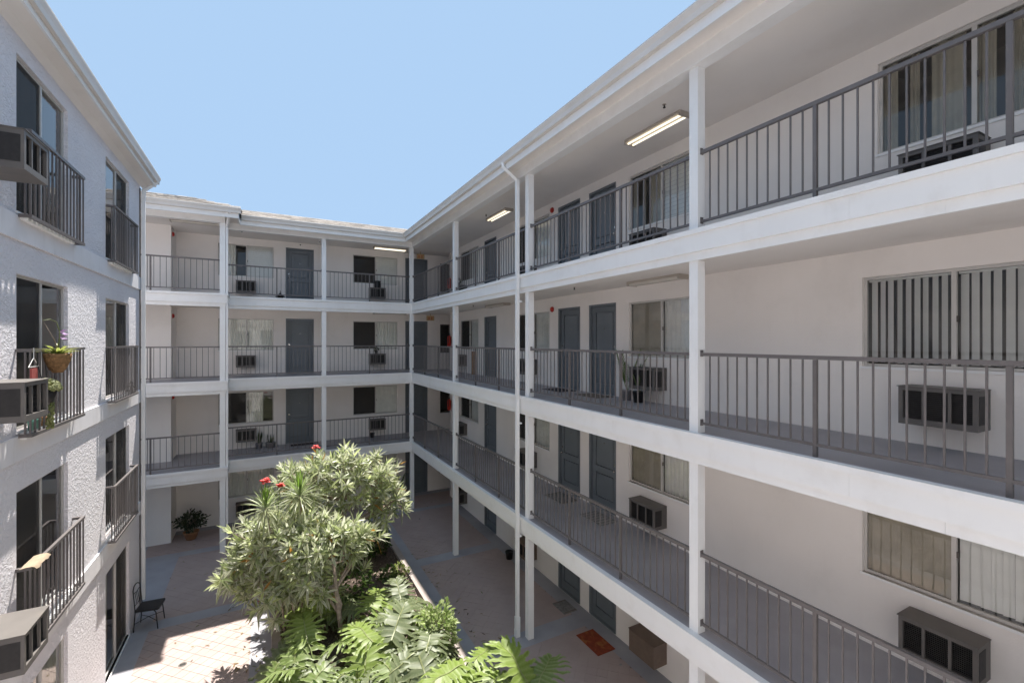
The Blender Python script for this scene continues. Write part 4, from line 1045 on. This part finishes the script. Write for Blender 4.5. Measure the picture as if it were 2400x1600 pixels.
def sprinkler(label, x, y, z):
    M = T(x, y, z); o = link('sprinkler_head', None, None, M); tag(o, label, 'sprinkler', 'ceiling sprinkler heads')
    part('plate', MB().tube([(0, 0, -0.001), (0, 0, -0.008)], 0.032, 12), 'fixture_shell', o, M)
    part('nozzle', MB().lathe([(0.010, -0.009), (0.010, -0.04), (0.022, -0.045), (0.022, -0.055)], seg=10), 'black_iron', o, M)
sprinkler('small dark sprinkler head on the top floor ceiling near the lit lamp', 5.58, 5.25, 10.30)
sprinkler('small sprinkler head on the top floor ceiling near the inner corner column', 5.75, 12.3, 10.30)
sprinkler('small dark sprinkler head on the ceiling above the third floor near the doors', 5.9, 8.1, 7.71)
sprinkler('small sprinkler head on the ceiling above the third floor far along the right wing', 5.9, 13.6, 7.71)
def security_camera(label, M):
    o = link('security_camera', None, None, M); tag(o, label, 'camera', 'small white cameras')
    part('mount', MB().tube([(0, 0, 0), (0, -0.04, -0.03)], 0.012, 8), 'camera_white', o, M)
    part('body', MB().tube([(0, -0.03, -0.03), (0, -0.14, -0.06)], 0.032, 12), 'camera_white', o, M)
    part('lens', MB().tube([(0, -0.141, -0.0603), (0, -0.146, -0.062)], 0.022, 12), 'black_plastic', o, M)
security_camera('small white camera under the top floor ceiling beside the forward column', T(-0.72, 18.0, 10.29))
security_camera('small white camera beside the back wing\'s middle column, top floor', T(1.68, 17.80, 10.15))
security_camera('small white camera above the back wing\'s top floor door', T(1.15, YW, 10.27))
def extinguisher(label, M):
    o = link('fire_extinguisher', None, None, M); tag(o, label, 'fire extinguisher', 'wall fire extinguishers')
    part('cylinder', MB().lathe([(0.05, 0), (0.075, 0.02), (0.075, 0.38), (0.05, 0.44), (0.02, 0.46)], (0, -0.09, 0), 14), 'red_plastic', o, M, True)
    part('valve', MB().box(-0.025, 0.025, -0.12, -0.06, 0.46, 0.52), 'black_iron', o, M)
    part('hose', MB().tube([(0.02, -0.12, 0.48), (0.09, -0.14, 0.38), (0.085, -0.15, 0.15)], 0.012, 6), 'black_plastic', o, M)
    part('bracket', MB().box(-0.03, 0.03, -0.016, -0.001, 0.1, 0.4), 'black_iron', o, M)
for i in (1, 2, 3): extinguisher(f'red fire extinguisher on the right wing\'s end wall, {FN[i]} floor', T(W, 18.12, FL[i]+1.02 if i < 3 else FL[i]+0.75, RW))

# ================================================================== DOOR MATS
def doormat(label, x, y, z, lx, ly, m, pattern=None):
    M = T(x, y, z); o = link('doormat', None, None, M); tag(o, label, 'doormat', 'doormats')
    part('pad', MB().box(-lx/2, lx/2, -ly/2, ly/2, 0.002, 0.014), m, o, M)
    if pattern == 'border':
        mb = MB(); ring2 = 0.03
        for (a, b, c, d) in ((-lx/2+0.02, lx/2-0.02, -ly/2+0.02, -ly/2+0.02+ring2), (-lx/2+0.02, lx/2-0.02, ly/2-0.02-ring2, ly/2-0.02)): mb.box(a, b, c, d, 0.0145, 0.018)
        part('border_rib', mb, 'mat_brown', o, M)
    if pattern == 'grid':
        for k in range(6): part('rib', MB().box(-lx/2+0.02, lx/2-0.02, -ly/2+0.04+k*(ly-0.1)/5.5, -ly/2+0.075+k*(ly-0.1)/5.5, 0.0145, 0.018), 'mat_light', o, M)
    return o
doormat('orange and dark red doormat on the ground floor walkway', 6.30, 7.88, 0.0, 0.46, 0.76, 'mat_orange')
doormat('small dark grey doormat on the ground floor, farther than the orange one', 6.47, 9.28, 0.0, 0.38, 0.52, 'mat_grey', 'border')
doormat('nearly black doormat at the third floor door beyond the pillar pair', 6.46, 9.52, FL[2], 0.50, 0.78, 'mat_dark')
doormat('brown doormat at the third floor door nearer the first column', 6.46, 8.15, FL[2], 0.48, 0.80, 'mat_brown')
doormat('grey doormat with light ribs at the second floor door nearer the first column', 6.44, 7.95, FL[1], 0.46, 0.74, 'mat_grey', 'grid')
doormat('plain grey doormat at the second floor door farther from the viewer', 6.46, 9.42, FL[1], 0.50, 0.76, 'mat_grey', 'border')
doormat('dark doormat at the back wing\'s second floor door', 1.2, 18.95, FL[1], 0.78, 0.34, 'mat_dark', 'border')

# ================================================================== POTTED PLANTS AND LOOSE THINGS
def pot(parent, c, r0, r1, h, m, name='pot'):
    p_ = part(name, MB().lathe([(r0, 0.002), (r1, h), (r1*1.06, h), (r1*1.06, h+0.02), (r1*0.93, h+0.02), (r1*0.90, h-0.03), (0.01, h-0.03)], c, 18), m, parent, None, True)
    return p_
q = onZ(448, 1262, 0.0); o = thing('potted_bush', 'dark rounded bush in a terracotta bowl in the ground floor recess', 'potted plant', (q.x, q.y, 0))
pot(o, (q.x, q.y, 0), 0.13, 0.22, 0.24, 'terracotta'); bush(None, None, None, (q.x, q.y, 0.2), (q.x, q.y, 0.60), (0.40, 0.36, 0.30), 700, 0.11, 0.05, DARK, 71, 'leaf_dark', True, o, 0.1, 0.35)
def snake_plant(label, x, y, z, m, n, h, seed, r1=0.12):
    r = random.Random(seed); o = thing('snake_plant', label, 'potted plant', (x, y, z)); pot(o, (x, y, z), r1*0.8, r1, 0.17, m); mb = MB()
    for k in range(n):
        a = r.uniform(0, 6.28); d = Vector((math.cos(a)*0.22, math.sin(a)*0.22, 1)); p = Vector((x+math.cos(a)*r1*0.5*r.random(), y+math.sin(a)*r1*0.5*r.random(), z+0.14))
        leaf(mb, p, d, Vector((math.cos(a), math.sin(a), 0)), h*r.uniform(0.65, 1.1), 0.05, 0, 0.3, (0.05, 0.075, 0.03), (0.10, 0.12, 0.05), 4, 0.4)
    part('leaves', mb, 'leaf_dark', o, None, True)
snake_plant('taller snake plant in grey pot by the second floor air conditioner', -0.23, 19.08, FL[1], 'pot_grey', 12, 0.58, 1)
snake_plant('shorter snake plant in wide bowl left of the second floor door', 0.14, 19.02, FL[1], 'pot_grey', 12, 0.36, 2, 0.17)
def palm_pot(label, x, y, z, m, n, h, seed, r1=0.11, pal=((( 0.10, 0.17, 0.05), (0.17, 0.24, 0.09)), ((0.14, 0.20, 0.07), (0.22, 0.28, 0.13)))):
    r = random.Random(seed); o = thing('potted_plant', label, 'potted plant', (x, y, z)); pot(o, (x, y, z), r1*0.75, r1, 0.20, m); mb = MB(); sm = MB()
    for k in range(n):
        a = k*2.4+r.random(); t = r.uniform(0.25, 0.7); d = Vector((math.cos(a)*t, math.sin(a)*t, 1)).normalized(); b = Vector((x, y, z+0.17)); e = b+d*h*r.uniform(0.6, 1.0)
        sm.tube([b, e], [0.006, 0.003], 4, False); mid, ed = pal[r.randrange(len(pal))]
        for q_ in range(9):
            f = 0.35+0.65*q_/8; pp = b.lerp(e, f)
            for s_ in (-1, 1):
                dd = (d+d.cross(Vector((0, 0, 1)) if abs(d.z) < 0.98 else Vector((1, 0, 0)))*s_*1.1).normalized(); leaf(mb, pp, dd, Vector((0, 0, 1)), 0.20*(1.1-0.5*abs(f-0.6)), 0.024, 0.3, 0.2, mid, ed, 3)
    part('stems', sm, 'green_stem', o, None, kind='stuff'); part('fronds', mb, 'leaf_glossy', o, None, True); return o
palm_pot('feathery potted palm by the third floor air conditioner near the first column', 6.60, 7.22, FL[2], 'pot_grey', 11, 0.85, 3)
palm_pot('small plant in a black pot below the third floor air conditioner', 6.58, 6.86, FL[2], 'black_plastic', 6, 0.35, 4, 0.12)
palm_pot('leafy potted plant beside the ground floor corner door on the back wing', 4.85, 19.0, 0.0, 'pot_grey', 10, 1.0, 5, 0.14)
o = thing('hanging_plant', 'black trailing plant on the wall of the ground floor corner', 'plant', (6.9, 19.1, 0.6))
bush(None, None, None, (6.9, 19.25, 1.5), (6.9, 19.1, 1.35), (0.30, 0.16, 0.55), 360, 0.13, 0.06, DARK, 73, 'leaf_dark', True, o, 0.6, 0.3)
def small_pot(label, x, y, z, m, r_=0.07, h=0.13, plant=None, seed=1):
    o = thing('small_pot', label, 'pot', (x, y, z)); pot(o, (x, y, z), r_*0.8, r_, h, m)
    if plant: bush(None, None, None, (x, y, z+h), (x, y, z+h+r_*1.5), (r_*1.5, r_*1.5, r_*1.4), 60, 0.07, 0.04, plant, seed, 'leaf_dark', False, o)
    return o
small_pot('black pot on the back wing\'s second floor deck below the right air conditioner', 3.79, 19.0, FL[1], 'black_plastic', 0.09, 0.17)
small_pot('small dark pot on the back wing\'s third floor right air conditioner', 3.98, 19.13, FL[2]+0.29+0.43, 'black_plastic', 0.06, 0.10, DARK, 4)
small_pot('pot with a red bloom on the ground floor corner air conditioner', 6.68, 16.75, 0.27+0.44, 'black_plastic', 0.08, 0.12, [((0.35, 0.02, 0.04), (0.45, 0.04, 0.06))], 5)
small_pot('black pot on the ground floor beside the downspout column\'s air conditioner', 6.45, 12.15, 0.0, 'black_plastic', 0.12, 0.20)
small_pot('small dark plant pot on the top floor corner air conditioner', 6.68, 16.85, FL[3]+0.27+0.44, 'black_plastic', 0.07, 0.11, DARK, 6)
o = thing('black_canister', 'black lidded canister on the back wing\'s top floor right air conditioner', 'canister', (4.02, 19.12, FL[3]+0.72))
part('body', MB().lathe([(0.11, 0.0), (0.13, 0.05), (0.13, 0.20), (0.10, 0.24)], (4.02, 19.12, FL[3]+0.722), 16), 'black_plastic', o, None, True)
part('lid', MB().lathe([(0.135, 0.241), (0.135, 0.28), (0.04, 0.30)], (4.02, 19.12, FL[3]+0.722), 16), 'black_plastic', o, None, True)
o = thing('garden_lantern', 'small black pagoda lantern left of the back wing\'s top floor door', 'lantern', (0.46, 19.05, FL[3]))
part('body', MB().lathe([(0.11, 0.003), (0.12, 0.03), (0.10, 0.05), (0.10, 0.16), (0.12, 0.18)], (0.46, 19.05, FL[3]), 8), 'black_iron', o)
part('cap', MB().lathe([(0.17, 0.181), (0.16, 0.20), (0.06, 0.28), (0.012, 0.34), (0.008, 0.42)], (0.46, 19.05, FL[3]), 8), 'black_iron', o)
part('window_pane', MB().box(-0.04, 0.04, -0.004, 0.0, 0.05, 0.15), 'mat_light', o, T(0.46, 18.945, FL[3]))
o = thing('wooden_plank', 'brown wooden board leaning by the third floor far air conditioner', 'board', (6.6, 15.55, FL[2]))
part('board', MB().box(-0.02, 0.0, -0.14, 0.14, 0.003, 0.85), 'wicker', o, T(6.74, 15.55, FL[2]))
part('slat', MB().box(-0.035, -0.021, -0.02, 0.02, 0.003, 0.80), 'terracotta', o, T(6.74, 15.50, FL[2]))

# ---- iron garden chair by the left building
ch = thing('garden_chair', 'black wrought-iron chair standing against the left building on the paving', 'chair', (-2.38, 13.22, 0), R(-8))
MC = T(-2.38, 13.22, 0, R(-8))      # the chair faces +x
def ct(name, pts, r_=0.011, m='black_iron', pr=None): return part(name, MB().tube(pts, r_, 7), m, pr or ch, MC, True)
ct('leg', [(-0.22, -0.20, 0.003), (-0.19, -0.19, 0.44), (-0.23, -0.19, 0.92)]); ct('leg', [(-0.22, 0.20, 0.003), (-0.19, 0.19, 0.44), (-0.23, 0.19, 0.92)])
ct('leg', [(0.24, -0.21, 0.003), (0.20, -0.20, 0.38), (0.16, -0.195, 0.43)]); ct('leg', [(0.24, 0.21, 0.003), (0.20, 0.20, 0.38), (0.16, 0.195, 0.43)])
bk = ct('backrest', [(-0.23, -0.19, 0.92), (-0.245, -0.10, 0.985), (-0.25, 0, 1.0), (-0.245, 0.10, 0.985), (-0.23, 0.19, 0.92)])
ct('back_bar', [(-0.225, -0.19, 0.86), (-0.235, 0, 0.82), (-0.225, 0.19, 0.86)], 0.007, pr=bk); ct('back_bar', [(-0.20, -0.19, 0.58), (-0.20, 0.19, 0.58)], 0.007, pr=bk)
for y in (-0.07, 0.0, 0.07): ct('spindle', [(-0.20, y, 0.58), (-0.235, y, 0.825)], 0.006, pr=bk)
part('seat', MB().prism([(-0.20, -0.205), (0.24, -0.225), (0.26, -0.19), (0.26, 0.19), (0.24, 0.225), (-0.20, 0.205)], 'z', 0.435, 0.475), 'black_plastic', ch, MC)
ct('brace', [(-0.21, -0.195, 0.18), (0.0, 0, 0.21), (0.225, 0.205, 0.18)], 0.007); ct('brace', [(-0.21, 0.195, 0.18), (0.0, 0, 0.21), (0.225, -0.205, 0.18)], 0.007)

# ---- things on the left building's third floor balcony
XO = XL+0.13
o = thing('hanging_basket', 'wicker basket with orchid and yellow-green leaves hooked on the left balcony rail', 'basket', (XO+0.10, 8.12, 6.10))
bc = (XO+0.13, 8.14, 6.12)
part('basket', MB().lathe([(0.05, 0.0), (0.10, 0.08), (0.13, 0.17), (0.145, 0.25), (0.13, 0.25), (0.02, 0.22)], bc, 14), 'wicker', o, None, True)
for k in range(4): part('weave_ring', MB().lathe([(0.072+0.020*k, 0.03+0.055*k), (0.090+0.018*k, 0.045+0.055*k), (0.080+0.020*k, 0.055+0.055*k)], bc, 14), 'wicker', o)
r = random.Random(3); mb = MB()
for k in range(46):
    a = r.uniform(0, 6.28); t = r.uniform(0.4, 1.4); d = Vector((math.cos(a)*t, math.sin(a)*t, 0.8)); leaf(mb, Vector((bc[0], bc[1], bc[2]+0.22)), d, Vector((0, 0, 1)), r.uniform(0.16, 0.34), 0.035, 0.35, 0.3, (0.20, 0.27, 0.06), (0.42, 0.42, 0.13), 4)
part('leaves', mb, 'leaf_silver', o, None, True)
b_ = Vector((bc[0], bc[1], bc[2]+0.22))
part('orchid_spike', MB().tube([b_, b_+Vector((0.02, 0, 0.30)), b_+Vector((0.02, -0.10, 0.44)), b_+Vector((0.02, -0.30, 0.47)), b_+Vector((0.0, -0.46, 0.45))], [0.007, 0.006, 0.005, 0.004, 0.003], 6), 'green_stem', o, None, True)
part('orchid_spike', MB().tube([b_+Vector((0, 0.1, 0.0)), b_+Vector((0.0, -0.12, 0.22)), b_+Vector((0.0, -0.42, 0.42))], [0.006, 0.005, 0.003], 6), 'bark', o, None, True)
mb = MB()
for k in range(14):
    a = k*0.9; leaf(mb, b_+Vector((0.02, 0.10+0.02*(k % 3), 0.20+0.01*k)), Vector((math.cos(a), math.sin(a), 0.3)), Vector((0, 0, 1)), 0.075, 0.06, 0.1, 0.1, (0.4, 0.2, 0.5), (0.5, 0.3, 0.6), 3)
part('orchid_flower', mb, 'lavender', o, None, True)
part('hook', MB().tube([b_, b_+Vector((-0.10, 0, 0.10)), (XO, bc[1], FL[2]+1.145)], 0.005, 6), 'black_iron', o)
o = thing('hanging_succulent', 'pale trailing succulent hanging from the left balcony rail above the air conditioner', 'plant', (XO+0.08, 7.85, 5.5))
sc = Vector((XO+0.10, 7.85, 5.92)); mb = MB(); r = random.Random(9)
for k in range(190):
    v = rvec(r); v.z = abs(v.z)
    p = sc+Vector((v.x*0.14, v.y*0.17, v.z*0.13))
    mb.ball(tuple(p), 0.020, 6, 4, (1, 1, 1.3)); mb.c += [lerp((0.30, 0.33, 0.12), (0.50, 0.50, 0.26), r.random())]*((4+1)*6)
for k in range(90):
    t = r.random(); p = sc+Vector((r.uniform(-0.03, 0.04), 0.12+r.uniform(-0.03, 0.03), 0.02-0.52*t)); mb.ball(tuple(p), 0.018, 6, 4, (1, 1, 1.4)); mb.c += [lerp((0.24, 0.28, 0.09), (0.42, 0.43, 0.20), r.random())]*30
part('foliage', mb, 'leaf_silver', o, None, True)
part('pot', MB().lathe([(0.07, -0.16), (0.12, 0.0), (0.11, 0.0), (0.02, -0.02)], tuple(sc), 14), 'black_plastic', o, None, True)
part('hanger_cord', MB().tube([sc, (XO, 7.80, FL[2]+1.14)], 0.005, 5), 'black_iron', o)
o = thing('clothes_hanger', 'white wire hanger with red cloth on the left balcony rail corner', 'hanger', (XO+0.03, 7.74, 6.2))
part('wire', MB().tube([(XO+0.03, 7.74, 6.45), (XO+0.03, 7.74, 6.33), (XO+0.03, 7.60, 6.22), (XO+0.03, 7.88, 6.22), (XO+0.03, 7.74, 6.33)], 0.005, 6), 'camera_white', o)
part('cloth', MB().box(XO+0.022, XO+0.040, 7.66, 7.82, 5.98, 6.20), 'cloth_red', o)
for k, (y, m, lab) in enumerate(((7.95, 'teal_glaze', 'small teal pot on the left balcony ledge, nearer the viewer'), (8.09, 'teal_glaze', 'small teal pot on the left balcony ledge, second from the viewer'), (8.30, 'terracotta', 'small terracotta pot on the left balcony ledge'))):
    small_pot(lab, XL+0.075, y, FL[2]+0.10, m, 0.042, 0.10)
o = thing('dried_plant', 'brown dried plant in the far corner of the left building\'s third floor balcony', 'plant', (XL+0.09, 12.75, FL[2]+0.1))
bush(None, None, None, (XL+0.09, 12.75, FL[2]+0.10), (XL+0.075, 12.72, FL[2]+0.22), (0.035, 0.17, 0.12), 120, 0.06, 0.012, [((0.10, 0.08, 0.06), (0.12, 0.10, 0.07))], 75, 'leaf_dark', True, o)
o = thing('draped_cloth', 'tan cloth draped over the corner of the left second floor balcony rail', 'cloth', (XO, 7.9, FL[1]+1.0))
mb = MB(); r = random.Random(4); n = 12
for i in range(n+1):
    y = 7.70+0.42*i/n; e = 0.003*math.sin(i*1.9)
    for (x, z) in ((XO-0.09, 1.125+e*0.5), (XO-0.03, 1.137+e*0.2), (XO+0.03, 1.138+e*0.2), (XO+0.05+e, 1.130), (XO+0.07-2*e, 1.105-0.012*math.sin(i*0.8))): mb.v.append((x, y, FL[1]+z))
for i in range(n):
    for k in range(4): a = i*5+k; mb.f.append((a, a+1, a+6, a+5))
part('cloth', mb, 'cloth_tan', o, None, True)
# fallen petals and litter
for k, (px, py, m, lab) in enumerate(((607, 1408, 'flower_red', 'red petal fallen on the shaded paving left of the planter'), (637, 1430, 'flower_red', 'red petal on the paving against the planter\'s left wall'), (1455, 1557, 'mat_light', 'white paper scrap on the walkway near the orange doormat'), (983, 1215, 'black_plastic', 'small black lid lying on the walkway near the corner column'))):
    q = onZ(px, py, 0.0); mb = MB(); mb.poly([(0.035*math.cos(a)*(1+0.3*math.sin(a*3)), 0.03*math.sin(a), 0.004+0.006*math.sin(a*2)) for a in [j*0.785 for j in range(8)]])
    mb.poly([(0.035*math.cos(a)*(1+0.3*math.sin(a*3)), 0.03*math.sin(a), 0.001) for a in [j*0.785 for j in range(8)]])
    ob = part('litter', mb, m, None, T(q.x, q.y, 0.003)); tag(ob, lab, 'litter')

# leaf litter round the planter, and the small floor drain in the sunny paving
lt = MB(); r = random.Random(77)
for k in range(170):
    if k < 110: x, y, z = r.choice((r.uniform(-1.4, 0.05), r.uniform(-0.6, 0.05), r.uniform(3.5, 4.6))), r.uniform(8.5, 14.0), 0.006
    else: x, y, z = r.uniform(-2.4, 6.6), r.uniform(7.5, 18.0), 0.006
    if 0.05 < x < 3.5: continue
    c = r.choice(((0.20, 0.13, 0.05), (0.28, 0.20, 0.08), (0.14, 0.15, 0.05), (0.10, 0.07, 0.04)))
    a = r.uniform(0, 6.28); leaf(lt, Vector((x, y, z)), Vector((math.cos(a), math.sin(a), 0.04)), Vector((0, 0, 1)), r.uniform(0.06, 0.14), r.uniform(0.018, 0.035), 0.0, r.uniform(0.1, 0.5), c, c, 3)
ob = part('leaf_litter', lt, 'leaf_dark', None); ob['kind'] = 'stuff'; ob['label'] = 'dry fallen leaves scattered on the paving round the planter'; ob['category'] = 'leaves'
q = onZ(428, 1556, 0.0); dr = thing('floor_drain', 'small round metal drain in the sunny paving', 'drain', (q.x, q.y, 0))
part('rim', MB().lathe([(0.075, 0.0025), (0.075, 0.006), (0.055, 0.007), (0.050, 0.003)], (q.x, q.y, 0), 20), 'casing', dr)
for k in (-1, 0, 1): part('bar', MB().box(-0.05, 0.05, k*0.025-0.006, k*0.025+0.006, 0.0035, 0.0075), 'grille', dr, T(q.x, q.y, 0))
